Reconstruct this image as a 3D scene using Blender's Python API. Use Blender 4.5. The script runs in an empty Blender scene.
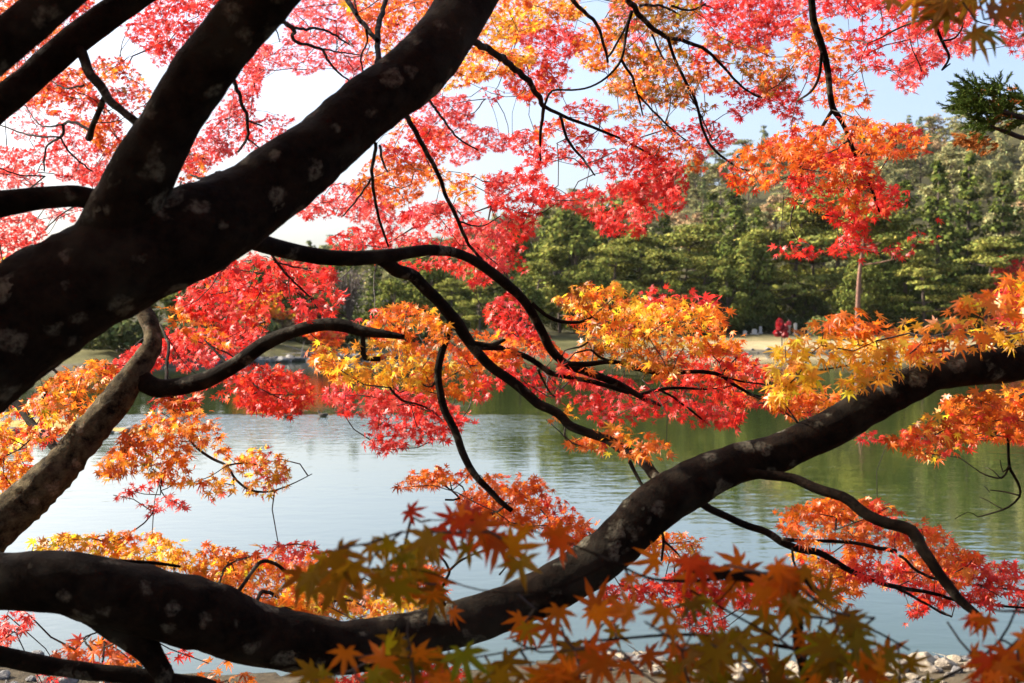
import bpy, math, random
import numpy as np
from mathutils import Vector, noise as mnoise

# ------------------------------------------------------------------ camera, sky, sun, exposure
SC = bpy.context.scene
COL = SC.collection
FPX = 1138.0                      # focal length in pixels at 1024 px wide (40 mm on 36 mm)
CAM = np.array([0.0, 0.0, 2.6])   # eye height above the water
PITCH = math.radians(-0.83)
cd = bpy.data.cameras.new('camera'); cam = bpy.data.objects.new('camera', cd); COL.objects.link(cam)
cam.location = CAM; cam.rotation_euler = (math.radians(90) + PITCH, 0, 0)
cd.lens = 40; cd.sensor_width = 36; cd.clip_start = 0.05; cd.clip_end = 6000
cd.dof.use_dof = True; cd.dof.focus_distance = 3.3; cd.dof.aperture_fstop = 7.5
cd.dof.aperture_blades = 9
SC.camera = cam

SUN_EL, SUN_AZ = math.radians(33), math.radians(-76)   # azimuth from +Y (view direction), negative = left
w = bpy.data.worlds.new('World'); SC.world = w; w.use_nodes = True
nt = w.node_tree; bg = nt.nodes['Background']
sky = nt.nodes.new('ShaderNodeTexSky'); sky.sky_type = 'NISHITA'; sky.sun_disc = False
sky.sun_elevation = SUN_EL; sky.sun_rotation = SUN_AZ
sky.air_density = 0.8; sky.dust_density = 5.2; sky.ozone_density = 1.0
nt.links.new(sky.outputs[0], bg.inputs[0]); bg.inputs[1].default_value = 0.15
sd = bpy.data.lights.new('sun', 'SUN'); sun = bpy.data.objects.new('sun', sd); COL.objects.link(sun)
sd.energy = 5.0; sd.angle = math.radians(0.5); sd.color = (1.0, 0.91, 0.78)
SDIR = Vector((math.sin(SUN_AZ) * math.cos(SUN_EL), math.cos(SUN_AZ) * math.cos(SUN_EL), math.sin(SUN_EL)))
sun.rotation_euler = SDIR.to_track_quat('Z', 'Y').to_euler()
SC.view_settings.view_transform = 'Standard'; SC.view_settings.look = 'None'
SC.view_settings.exposure = 1.42; SC.view_settings.gamma = 1
SC.render.engine = 'CYCLES'
SC.cycles.use_denoising = True
SC.cycles.max_bounces = 8; SC.cycles.transmission_bounces = 4; SC.cycles.diffuse_bounces = 4
SC.cycles.caustics_reflective = False; SC.cycles.caustics_refractive = False

rng = np.random.default_rng(7)
random.seed(7)

# ------------------------------------------------------------------ helpers
_cp, _sp = math.cos(PITCH), math.sin(PITCH)
FWD = np.array([0, _cp, _sp]); UPV = np.array([0, -_sp, _cp]); RGT = np.array([1.0, 0, 0])
def at(px, py, d):
    """point seen at pixel (px, py), d metres ahead"""
    return CAM + d * (RGT * (px - 512) / FPX + FWD + UPV * (341.5 - py) / FPX)
def on_ground(px, D):
    """plan position at forward distance D"""
    return (px - 512) / FPX * D, D

def mesh(name, V, faces, mats, parent=None, loc=(0, 0, 0), smooth=False, mi=None, col=None):
    """faces: list of tuples or (M,3)/(M,4) array; V is relative to the object's origin"""
    me = bpy.data.meshes.new(name)
    V = np.asarray(V, dtype=np.float32)
    if isinstance(faces, np.ndarray):
        n, k = faces.shape
        me.vertices.add(len(V)); me.vertices.foreach_set('co', V.ravel())
        me.loops.add(n * k); me.loops.foreach_set('vertex_index', faces.astype(np.int32).ravel())
        me.polygons.add(n); me.polygons.foreach_set('loop_start', np.arange(0, n * k, k, dtype=np.int32))
        me.update(calc_edges=True)
    else:
        me.from_pydata(V.tolist(), [], faces)
    for m in (mats if isinstance(mats, (list, tuple)) else [mats]): me.materials.append(m)
    if mi is not None: me.polygons.foreach_set('material_index', np.asarray(mi, dtype=np.int32))
    if smooth: me.polygons.foreach_set('use_smooth', np.ones(len(me.polygons), dtype=bool))
    if col is not None:
        a = me.color_attributes.new('Col', 'FLOAT_COLOR', 'POINT')
        c = np.ones((len(V), 4), dtype=np.float32); c[:, :3] = col
        a.data.foreach_set('color', c.ravel())
    me.validate(); me.update()
    o = bpy.data.objects.new(name, me); COL.objects.link(o); o.location = loc
    if parent is not None: o.parent = parent
    return o
def tag(o, label=None, cat=None, group=None, kind=None):
    if label: o['label'] = label
    if cat: o['category'] = cat
    if group: o['group'] = group
    if kind: o['kind'] = kind
    return o
def empty(name, loc, label, cat, group=None):
    o = bpy.data.objects.new(name, None); COL.objects.link(o); o.location = loc; o.empty_display_size = 0.2
    return tag(o, label, cat, group)
def copy_tree(o, parent=None):
    c = o.copy(); COL.objects.link(c); c.parent = parent
    for ch in list(o.children): copy_tree(ch, c)
    return c
def merge(parts):
    """[(V, F)] with triangle/quad arrays of one size -> V, F"""
    Vs, Fs, n = [], [], 0
    for V, F in parts:
        Vs.append(V); Fs.append(np.asarray(F) + n); n += len(V)
    return np.concatenate(Vs), np.concatenate(Fs)

def catmull(P, R, step):
    P = np.asarray(P, float); R = np.asarray(R, float)
    out, rad = [], []
    n = len(P)
    for i in range(n - 1):
        p0, p1, p2, p3 = P[max(i - 1, 0)], P[i], P[i + 1], P[min(i + 2, n - 1)]
        m = max(2, int(np.linalg.norm(p2 - p1) / step) + 1)
        for t in np.linspace(0, 1, m, endpoint=False):
            t2, t3 = t * t, t * t * t
            out.append(0.5 * ((2 * p1) + (p2 - p0) * t + (2 * p0 - 5 * p1 + 4 * p2 - p3) * t2 + (3 * p1 - p0 - 3 * p2 + p3) * t3))
            rad.append(R[i] + (R[i + 1] - R[i]) * t)
    out.append(P[-1]); rad.append(R[-1])
    return np.array(out), np.array(rad)
def tube(P, R, sides=8, cap=True):
    """swept tube (quads) along P with radii R"""
    P = np.asarray(P, float); R = np.asarray(R, float); n = len(P)
    T = np.gradient(P, axis=0); T /= np.linalg.norm(T, axis=1)[:, None] + 1e-12
    u = np.cross(T[0], [0.3, 0.2, 0.93]); u /= np.linalg.norm(u)
    ang = np.linspace(0, 2 * math.pi, sides, endpoint=False)
    V = np.empty((n, sides, 3))
    for i in range(n):
        u = u - T[i] * np.dot(u, T[i]); u /= np.linalg.norm(u) + 1e-12
        v = np.cross(T[i], u)
        V[i] = P[i] + R[i] * (np.cos(ang)[:, None] * u + np.sin(ang)[:, None] * v)
    idx = np.arange(n * sides).reshape(n, sides)
    a = idx[:-1]; b = idx[1:]
    F = np.stack([a, np.roll(a, -1, 1), np.roll(b, -1, 1), b], -1).reshape(-1, 4)
    V = V.reshape(-1, 3)
    if cap:
        V = np.vstack([V, P[0], P[-1]]); c0, c1 = n * sides, n * sides + 1
        k = np.arange(sides); k2 = np.roll(k, -1)
        F = np.vstack([F, np.stack([k2, k, np.full(sides, c0), np.full(sides, c0)], -1)[:, [0, 1, 2, 2]],
                       np.stack([idx[-1][k], idx[-1][k2], np.full(sides, c1), np.full(sides, c1)], -1)])
    return V, F
def fix_quads(F):
    """quads whose last two corners coincide become triangles"""
    return [tuple(f[:3]) if f[2] == f[3] else tuple(f) for f in F.tolist()]

# ------------------------------------------------------------------ materials
def newmat(name):
    m = bpy.data.materials.new(name); m.use_nodes = True
    n = m.node_tree.nodes; l = m.node_tree.links
    return m, n, l, n['Principled BSDF']
def ramp(n, l, fac, stops, interp='LINEAR'):
    r = n.new('ShaderNodeValToRGB'); r.color_ramp.interpolation = interp
    els = r.color_ramp.elements
    while len(els) < len(stops): els.new(0.5)
    for e, (p, c) in zip(els, stops): e.position = p; e.color = (*c, 1)
    l.new(fac, r.inputs[0]); return r
def noise_tex(n, l, scale, detail=4, rough=0.6, vec=None, dist=0.0):
    t = n.new('ShaderNodeTexNoise'); t.inputs['Scale'].default_value = scale; t.inputs['Detail'].default_value = detail
    t.inputs['Roughness'].default_value = rough; t.inputs['Distortion'].default_value = dist
    if vec is not None: l.new(vec, t.inputs['Vector'])
    return t
def mixc(n, l, fac, a, b):
    m = n.new('ShaderNodeMix'); m.data_type = 'RGBA'
    for s, v in ((m.inputs[0], fac), (m.inputs[6], a), (m.inputs[7], b)):
        if hasattr(v, 'is_linked'): l.new(v, s)
        else: s.default_value = v if not isinstance(v, tuple) else (*v, 1)
    return m.outputs[2]
def bark_mat(name, dark, mid, lichen, amount=0.58, scale=1.0):
    m, n, l, b = newmat(name)
    tc = n.new('ShaderNodeTexCoord').outputs['Object']
    n1 = noise_tex(n, l, 26 * scale, 8, 0.75, tc)
    base = ramp(n, l, n1.outputs[0], [(0.38, dark), (0.68, mid)]).outputs[0]
    vor = n.new('ShaderNodeTexVoronoi'); vor.inputs['Scale'].default_value = 19 * scale; vor.inputs['Randomness'].default_value = 1
    nv = noise_tex(n, l, 30 * scale, 3, 0.6, tc)
    add = n.new('ShaderNodeVectorMath'); add.operation = 'MULTIPLY_ADD'
    l.new(nv.outputs[1], add.inputs[0]); add.inputs[1].default_value = (0.045, 0.045, 0.045); l.new(tc, add.inputs[2])
    l.new(add.outputs[0], vor.inputs['Vector'])
    sep = n.new('ShaderNodeSeparateColor'); l.new(vor.outputs['Color'], sep.inputs[0])
    # a lichen patch in some of the cells, each with its own radius
    mr = n.new('ShaderNodeMapRange'); mr.inputs[1].default_value = amount; mr.inputs[2].default_value = 1.0
    mr.inputs[3].default_value = 0.0; mr.inputs[4].default_value = 0.52; l.new(sep.outputs[0], mr.inputs[0])
    sub = n.new('ShaderNodeMath'); sub.operation = 'SUBTRACT'; l.new(mr.outputs[0], sub.inputs[0]); l.new(vor.outputs['Distance'], sub.inputs[1])
    ms = n.new('ShaderNodeMapRange'); ms.inputs[1].default_value = 0.0; ms.inputs[2].default_value = 0.16; l.new(sub.outputs[0], ms.inputs[0])
    n3 = noise_tex(n, l, 90 * scale, 4, 0.7, tc)
    mul = n.new('ShaderNodeMath'); mul.operation = 'MULTIPLY'; l.new(ms.outputs[0], mul.inputs[0])
    r3 = ramp(n, l, n3.outputs[0], [(0.36, (0.08,) * 3), (0.62, (1, 1, 1))]); l.new(r3.outputs[0], mul.inputs[1])
    # faint wide grey bloom
    n4 = noise_tex(n, l, 7 * scale, 3, 0.55, tc)
    bl = ramp(n, l, n4.outputs[0], [(0.52, (0, 0, 0)), (0.7, (0.35,) * 3)]).outputs[0]
    c1 = mixc(n, l, bl, base, tuple(0.55 * x for x in lichen))
    c2 = mixc(n, l, mul.outputs[0], c1, lichen)
    l.new(c2, b.inputs['Base Color']); b.inputs['Roughness'].default_value = 0.85
    b.inputs['Specular IOR Level'].default_value = 0.06
    bp = n.new('ShaderNodeBump'); bp.inputs['Strength'].default_value = 0.9; bp.inputs['Distance'].default_value = 0.012
    l.new(n1.outputs[0], bp.inputs['Height']); l.new(bp.outputs[0], b.inputs['Normal'])
    return m
def leaf_mat(name, trans=0.55, gloss=0.05, bright=1.0):
    m, n, l, b = newmat(name); n.remove(b)
    out = n['Material Output']
    at_ = n.new('ShaderNodeVertexColor'); at_.layer_name = 'Col'
    hs = n.new('ShaderNodeHueSaturation'); hs.inputs['Value'].default_value = bright; l.new(at_.outputs[0], hs.inputs['Color'])
    d = n.new('ShaderNodeBsdfDiffuse'); t = n.new('ShaderNodeBsdfTranslucent'); g = n.new('ShaderNodeBsdfGlossy')
    l.new(hs.outputs[0], d.inputs[0]); l.new(hs.outputs[0], t.inputs[0]); g.inputs['Roughness'].default_value = 0.38
    mx = n.new('ShaderNodeMixShader'); mx.inputs[0].default_value = trans
    l.new(d.outputs[0], mx.inputs[1]); l.new(t.outputs[0], mx.inputs[2])
    m2 = n.new('ShaderNodeMixShader'); m2.inputs[0].default_value = gloss
    l.new(mx.outputs[0], m2.inputs[1]); l.new(g.outputs[0], m2.inputs[2]); l.new(m2.outputs[0], out.inputs[0])
    return m
def plain(name, c, rough=0.7, c2=None, scale=8.0, bump=0.0):
    m, n, l, b = newmat(name)
    if c2 is None: c2 = tuple(x * 0.7 for x in c)
    tc = n.new('ShaderNodeTexCoord').outputs['Object']
    t = noise_tex(n, l, scale, 5, 0.65, tc)
    r = ramp(n, l, t.outputs[0], [(0.3, c2), (0.68, c)]); l.new(r.outputs[0], b.inputs['Base Color'])
    b.inputs['Roughness'].default_value = rough
    if bump:
        bp = n.new('ShaderNodeBump'); bp.inputs['Distance'].default_value = bump; l.new(t.outputs[0], bp.inputs['Height']); l.new(bp.outputs[0], b.inputs['Normal'])
    return m
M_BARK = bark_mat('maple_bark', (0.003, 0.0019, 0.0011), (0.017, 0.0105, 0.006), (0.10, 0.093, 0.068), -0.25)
M_LIMB = bark_mat('sun_tinted_maple_bark', (0.007, 0.005, 0.003), (0.125, 0.10, 0.054), (0.20, 0.165, 0.12), 0.55, 1.3)  # lighter copy of the maple bark, the limb's sunlight put into its colour
M_TWIG = plain('twig_bark', (0.03, 0.019, 0.013), 0.8, (0.012, 0.008, 0.006), 40)
M_LEAF = leaf_mat('maple_leaf', 0.58, 0.03)
M_NEARLEAF = leaf_mat('near_maple_leaf', 0.58, 0.006)
M_NEEDLE = leaf_mat('conifer_foliage', 0.12, 0.0)
M_FARBARK = plain('far_bark', (0.11, 0.075, 0.055), 0.9, (0.05, 0.036, 0.028), 3)
M_REDBARK = plain('red_pine_bark', (0.24, 0.115, 0.075), 0.9, (0.13, 0.07, 0.05), 3)
# ------------------------------------------------------------------ terrain, water
def sstep(a, b, x):
    t = np.clip((x - a) / (b - a), 0, 1); return t * t * (3 - 2 * t)
SH_PX = [-900, 100, 200, 290, 400, 520, 650, 780, 1024, 1700]
SH_D = [55, 66, 72, 80, 90, 97, 101, 104, 112, 118]
SKY_PX = [-700, 0, 150, 330, 400, 450, 520, 600, 700, 780, 850, 940, 1024, 1200, 1700]
SKY_Y = [262, 255, 248, 246, 242, 232, 208, 190, 160, 138, 120, 108, 100, 84, 60]
def far_shore(px): return np.interp(px, SH_PX, SH_D)
def near_line(x): return 8.5 + 0.22 * np.sin(x * 0.9 + 0.4) + 0.12 * np.sin(x * 2.3) + 0.012 * x * x * (np.abs(x) > 3)
def height(x, y):
    x = np.asarray(x, float); y = np.asarray(y, float)
    yy = np.maximum(y, 0.5)
    px = np.clip(512 + FPX * x / yy, -900, 1900)
    fs = far_shore(px)
    wob = 0.6 * np.sin(x * 0.35) + 0.4 * np.sin(x * 0.83 + 1)
    s_near = y - near_line(x)
    s_far = fs + wob - y
    e = np.sqrt(((x + 24) / 15.6) ** 2 + ((y - 28.3) / 2.9) ** 2)   # grass spit on the left
    s_spit = (e - 1) * 2.6 + 0.25 * np.sin(x * 1.7)
    s = np.minimum(np.minimum(s_near, s_far), s_spit)
    bed = -1.1 * sstep(0, 4, s)
    dn = np.maximum(-s_near, 0)
    near = 0.02 + 0.12 * np.minimum(dn, 1.0) + 0.42 * sstep(0.8, 3.0, dn) + 0.45 * sstep(2.5, 6, dn)
    df = np.maximum(-s_far, 0)
    far = 0.25 * sstep(0, 1.2, df) + 0.75 * sstep(0.5, 7, df) + 0.75 * sstep(6, 20, df)
    crest = np.interp(px, [0, 400, 700, 1024], [430, 400, 345, 325])
    tgt = (325 + 34 - np.interp(px, SKY_PX, SKY_Y)) * 0 + (325 - np.interp(px, SKY_PX, SKY_Y) - 33) / FPX * crest
    tgt = np.maximum(tgt, 2)
    hill = tgt * np.clip(((y - fs - 45) / (crest - fs - 45)), 0, 1) ** 0.85
    back = 1 - 0.5 * sstep(0, 500, y - crest)
    und = 1 + 0.10 * np.sin(x * 0.045 + y * 0.02) + 0.07 * np.sin(x * 0.02 - y * 0.05 + 2)
    far = far + hill * back * und
    ds = np.maximum(-s_spit, 0); spit = 0.1 * sstep(0, 0.25, ds) + 0.55 * sstep(0.2, 2.4, ds)
    land = np.where(s_near <= 0, near, np.where(s_far <= 0, far, spit))
    und2 = 0.03 * np.sin(x * 3.1 + y * 1.3) + 0.02 * np.sin(x * 7 - y * 5)
    land = land + und2 * np.minimum(1, np.maximum(-s, 0))
    return np.where(s > 0, bed, land), s, s_near, s_far, s_spit

ang = np.radians(np.concatenate([np.arange(-180, -45, 3), np.arange(-45, 45, 0.22), np.arange(45, 180, 3)]))
rad = np.concatenate([[0.3, 1.2, 2.2, 3.2, 4.2, 5.2, 6.0, 6.6], np.arange(7.0, 10.5, 0.12), np.geomspace(10.6, 22, 16), np.arange(22.6, 34, 0.35), np.geomspace(35, 62, 14), np.arange(63, 150, 0.9), np.geomspace(152, 480, 46), np.geomspace(500, 2500, 12)])
A, R_ = np.meshgrid(ang, rad)
X, Y = R_ * np.sin(A), R_ * np.cos(A)
H, S, SN, SF, SS = height(X, Y)
nr, na = X.shape
V = np.stack([X, Y, H], -1).reshape(-1, 3)
idx = np.arange(nr * na).reshape(nr, na)
a, b = idx[:-1], idx[1:]
F = np.stack([a, np.roll(a, -1, 1), np.roll(b, -1, 1), b], -1).reshape(-1, 4)
F = F[:, ::-1]
C = np.zeros((nr, na, 3)) + np.array([0.05, 0.045, 0.03])            # bed: mud
near_land = (SN <= 0); far_land = (SF <= 0) & ~near_land; spit_land = (SS <= 0) & ~near_land & ~far_land
C[near_land] = (0.085, 0.068, 0.046)
C[spit_land] = (0.52, 0.36, 0.13)
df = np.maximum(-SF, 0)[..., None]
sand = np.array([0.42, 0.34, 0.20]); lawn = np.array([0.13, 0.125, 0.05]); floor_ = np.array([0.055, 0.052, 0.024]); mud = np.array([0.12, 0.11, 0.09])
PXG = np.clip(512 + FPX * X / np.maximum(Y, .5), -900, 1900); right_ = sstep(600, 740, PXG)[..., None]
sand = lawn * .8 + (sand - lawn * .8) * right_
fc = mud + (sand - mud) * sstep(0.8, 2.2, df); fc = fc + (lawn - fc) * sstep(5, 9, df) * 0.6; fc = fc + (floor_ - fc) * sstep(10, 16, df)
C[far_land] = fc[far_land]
m, n, l, bs = newmat('ground_soil_and_grass')
vc = n.new('ShaderNodeVertexColor'); vc.layer_name = 'Col'
tc = n.new('ShaderNodeTexCoord').outputs['Object']
t1 = noise_tex(n, l, 0.6, 8, 0.65, tc); t2 = noise_tex(n, l, 9, 6, 0.7, tc)
r1 = ramp(n, l, t1.outputs[0], [(0.3, (0.6, 0.62, 0.55)), (0.7, (1.1, 1.05, 1.0))])
r2 = ramp(n, l, t2.outputs[0], [(0.3, (0.6, 0.6, 0.6)), (0.7, (1.15, 1.15, 1.15))])
mu = n.new('ShaderNodeMix'); mu.data_type = 'RGBA'; mu.blend_type = 'MULTIPLY'; mu.inputs[0].default_value = 1
l.new(vc.outputs[0], mu.inputs[6]); l.new(r1.outputs[0], mu.inputs[7])
mu2 = n.new('ShaderNodeMix'); mu2.data_type = 'RGBA'; mu2.blend_type = 'MULTIPLY'; mu2.inputs[0].default_value = 1
l.new(mu.outputs[2], mu2.inputs[6]); l.new(r2.outputs[0], mu2.inputs[7]); l.new(mu2.outputs[2], bs.inputs['Base Color'])
bs.inputs['Roughness'].default_value = 0.95; bs.inputs['Specular IOR Level'].default_value = 0.1
bp = n.new('ShaderNodeBump'); bp.inputs['Distance'].default_value = 0.05; l.new(t2.outputs[0], bp.inputs['Height']); l.new(bp.outputs[0], bs.inputs['Normal'])
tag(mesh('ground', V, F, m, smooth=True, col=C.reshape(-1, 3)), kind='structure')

# pond water: one sheet at z = 0
m, n, l, bs = newmat('pond_water')
bs.inputs['Base Color'].default_value = (0.024, 0.040, 0.010, 1); bs.inputs['Roughness'].default_value = 0.03
bs.inputs['IOR'].default_value = 1.333; bs.inputs['Coat Weight'].default_value = 0.7; bs.inputs['Coat Roughness'].default_value = 0.03; bs.inputs['Coat IOR'].default_value = 1.4; bs.inputs['Specular IOR Level'].default_value = 0.5
geo = n.new('ShaderNodeNewGeometry').outputs['Position']
mp = n.new('ShaderNodeMapping'); mp.inputs['Scale'].default_value = (0.55, 1.0, 1.0); mp.inputs['Rotation'].default_value = (0, 0, math.radians(8)); l.new(geo, mp.inputs[0])
w1 = noise_tex(n, l, 3.2, 3, 0.55, mp.outputs[0], 0.3); w2 = noise_tex(n, l, 0.22, 3, 0.5, mp.outputs[0])
amp = ramp(n, l, w2.outputs[0], [(0.35, (0.35,) * 3), (0.65, (1, 1, 1))])
# breeze-ruffled band where the ducks swim
sp = n.new('ShaderNodeSeparateXYZ'); l.new(geo, sp.inputs[0])
b1 = n.new('ShaderNodeMapRange'); b1.interpolation_type = 'SMOOTHSTEP'
for i, v in ((1, 24.0), (2, 30.0), (3, 0.0), (4, 1.0)): b1.inputs[i].default_value = v
l.new(sp.outputs[1], b1.inputs[0])
b2 = n.new('ShaderNodeMapRange'); b2.interpolation_type = 'SMOOTHSTEP'
for i, v in ((1, 32.8), (2, 33.3), (3, 1.0), (4, 0.0)): b2.inputs[i].default_value = v
l.new(sp.outputs[1], b2.inputs[0])
b3 = n.new('ShaderNodeMapRange'); b3.interpolation_type = 'SMOOTHSTEP'
for i, v in ((1, -4.0), (2, 3.0), (3, 1.0), (4, 0.0)): b3.inputs[i].default_value = v
l.new(sp.outputs[0], b3.inputs[0])
def mth(op, a_, b_):
    k = n.new('ShaderNodeMath'); k.operation = op
    for s, v in ((k.inputs[0], a_), (k.inputs[1], b_)):
        if hasattr(v, 'is_linked'): l.new(v, s)
        else: s.default_value = v
    return k.outputs[0]
band = mth('MULTIPLY', mth('MULTIPLY', b1.outputs[0], b2.outputs[0]), b3.outputs[0])
strength = mth('ADD', mth('MULTIPLY', amp.outputs[0], 0.007), mth('MULTIPLY', band, 0.035))
hgt = mth('MULTIPLY', w1.outputs[0], strength)
bp = n.new('ShaderNodeBump'); bp.inputs['Strength'].default_value = 1.0; bp.inputs['Distance'].default_value = 1.0
l.new(hgt, bp.inputs['Height']); l.new(bp.outputs[0], bs.inputs['Normal']); l.new(bp.outputs[0], bs.inputs['Coat Normal'])
tag(mesh('pond_water', [(-160, 7.5, 0), (160, 7.5, 0), (160, 150, 0), (-160, 150, 0)], [(0, 1, 2, 3)], m), kind='structure')

def gz(x, y): return float(height(np.array([x]), np.array([y]))[0][0])

# ------------------------------------------------------------------ stones
def stone_mesh(seed, col_a, col_b):
    import bmesh
    r = random.Random(seed); bm = bmesh.new()
    sx, sy, sz = r.uniform(0.85, 1.4), r.uniform(0.65, 1.0), r.uniform(0.45, 0.75)
    for _ in range(22):
        v = Vector((r.gauss(0, 1), r.gauss(0, 1), r.gauss(0, 1))).normalized() * r.uniform(.82, 1.05)
        bm.verts.new((v.x * sx, v.y * sy, v.z * sz))
    res = bmesh.ops.convex_hull(bm, input=bm.verts[:])
    for v in [v for v in bm.verts if not v.link_faces]: bm.verts.remove(v)
    bmesh.ops.bevel(bm, geom=bm.edges[:], offset=0.09, segments=2, affect='EDGES', profile=.6)
    me = bpy.data.meshes.new('stone'); bm.to_mesh(me); bm.free()
    me.materials.append(plain('stone_grey', col_a, 0.9, col_b, 2.2, 0.05))
    for p in me.polygons: p.use_smooth = len(p.vertices) < 5 and p.area < .02
    return me
ST_PALE = [stone_mesh(k, (0.36, 0.30, 0.21), (0.19, 0.155, 0.11)) for k in range(5)] + [stone_mesh(20 + k, (0.25, 0.21, 0.16), (0.13, 0.11, 0.085)) for k in range(2)]
ST_DARK = [stone_mesh(40 + k, (0.20, 0.19, 0.18), (0.08, 0.075, 0.07)) for k in range(5)]
def put_stone(me, x, y, s, label, group, sink=0.25):
    o = bpy.data.objects.new('stone', me); COL.objects.link(o)
    o.location = (x, y, max(gz(x, y), -0.02) + s * (0.5 - sink)); o.scale = (s,) * 3
    o.rotation_euler = (random.uniform(-.2, .2), random.uniform(-.2, .2), random.uniform(0, 6.28))
    tag(o, label, 'stone', group); return o
placed = []
def scatter(n_, xr, yr, sr, meshes, label, group, gap=0.8):
    k = tries = 0
    while k < n_ and tries < n_ * 30:
        tries += 1
        x, y, s = random.uniform(*xr), random.uniform(*yr), random.uniform(*sr)
        yy = near_line(np.array([x]))[0] + y
        if any((x - a) ** 2 + (yy - b) ** 2 < (gap * (s + c)) ** 2 for a, b, c in placed): continue
        placed.append((x, yy, s)); put_stone(random.choice(meshes), x, yy, s, label, group); k += 1
scatter(14, (1.5, 4.4), (-0.75, 0.1), (0.085, 0.13), ST_PALE, 'pale sunlit cobble on the near shore at the bottom right', 'cobbles along the near shore')
scatter(185, (0.5, 4.4), (-0.8, 0.12), (0.03, 0.085), ST_PALE + ST_DARK[:2], 'pale sunlit cobble on the near shore at the bottom right', 'cobbles along the near shore')
scatter(45, (-4.3, -2.6), (-0.7, 0.35), (0.045, 0.10), ST_DARK, 'dark cobble in the shallows at the bottom left corner', 'dark cobbles at the bottom left')
for k in range(26):                                              # rim of the grass spit
    t = k / 25
    x = -17.5 + 9.2 * t + random.uniform(-.2, .2); yb = 28.3 - 2.9 * math.sqrt(max(0, 1 - ((x + 24) / 15.6) ** 2))
    put_stone(random.choice(ST_DARK), x, yb + random.uniform(-0.15, 0.25), random.uniform(0.10, 0.26), 'grey boulder edging the straw coloured grass spit on the left', 'boulders edging the grass spit')
for k in range(40):                                              # stone edging of the far left bank
    px = 215 + k * 4.6; D = float(far_shore(px)); x, y = on_ground(px, D + random.uniform(-.4, .9))
    wob = 0.6 * math.sin(x * 0.35) + 0.4 * math.sin(x * 0.83 + 1)
    put_stone(random.choice(ST_DARK), x, y + wob, random.uniform(0.3, 0.75), 'dark boulder edging the far bank under the trees on the left', 'boulders edging the far bank')
for k in range(26):
    px = 730 + random.uniform(0, 250); D = float(far_shore(px)); x, y = on_ground(px, D + random.uniform(-1.0, 1.6))
    wob = 0.6 * math.sin(x * 0.35) + 0.4 * math.sin(x * 0.83 + 1)
    put_stone(random.choice(ST_DARK), x, y + wob, random.uniform(0.12, 0.5), 'low grey boulder at the foot of the sandy far bank on the right', 'boulders under the sandy far bank')

# ------------------------------------------------------------------ far trees (each kind modelled a few times, then copied)
def tufts(centres, normals, size, jit, col, colvar=0.25, aspect=0.7):
    """leaf-clump quads: one per centre, bent across the middle"""
    N = len(centres)
    nrm = normals + rng.normal(0, jit, (N, 3)); nrm /= np.linalg.norm(nrm, axis=1)[:, None] + 1e-9
    u = np.cross(nrm, rng.normal(0, 1, (N, 3))); u /= np.linalg.norm(u, axis=1)[:, None] + 1e-9
    v = np.cross(nrm, u)
    s = (size * rng.uniform(0.55, 1.35, N))[:, None]
    P = np.stack([centres - u * s, centres - v * s * aspect - nrm * s * .15, centres + u * s, centres + v * s * aspect - nrm * s * .15], 1)
    Vv = P.reshape(-1, 3); Fq = np.arange(4 * N).reshape(N, 4)
    k = np.exp(rng.normal(0, colvar, N))[:, None]; c = np.array(col)[None] * k
    c[:, 0] *= np.exp(rng.normal(0, 0.10, N))
    return Vv, Fq, np.repeat(c, 4, 0)
def blob_pts(c, r, N):
    d = rng.normal(0, 1, (N, 3)); d /= np.linalg.norm(d, axis=1)[:, None]
    q = rng.uniform(0.55, 1.05, N)[:, None]
    return np.array(c) + d * q * np.array(r), d / np.array(r) * min(r)
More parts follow.
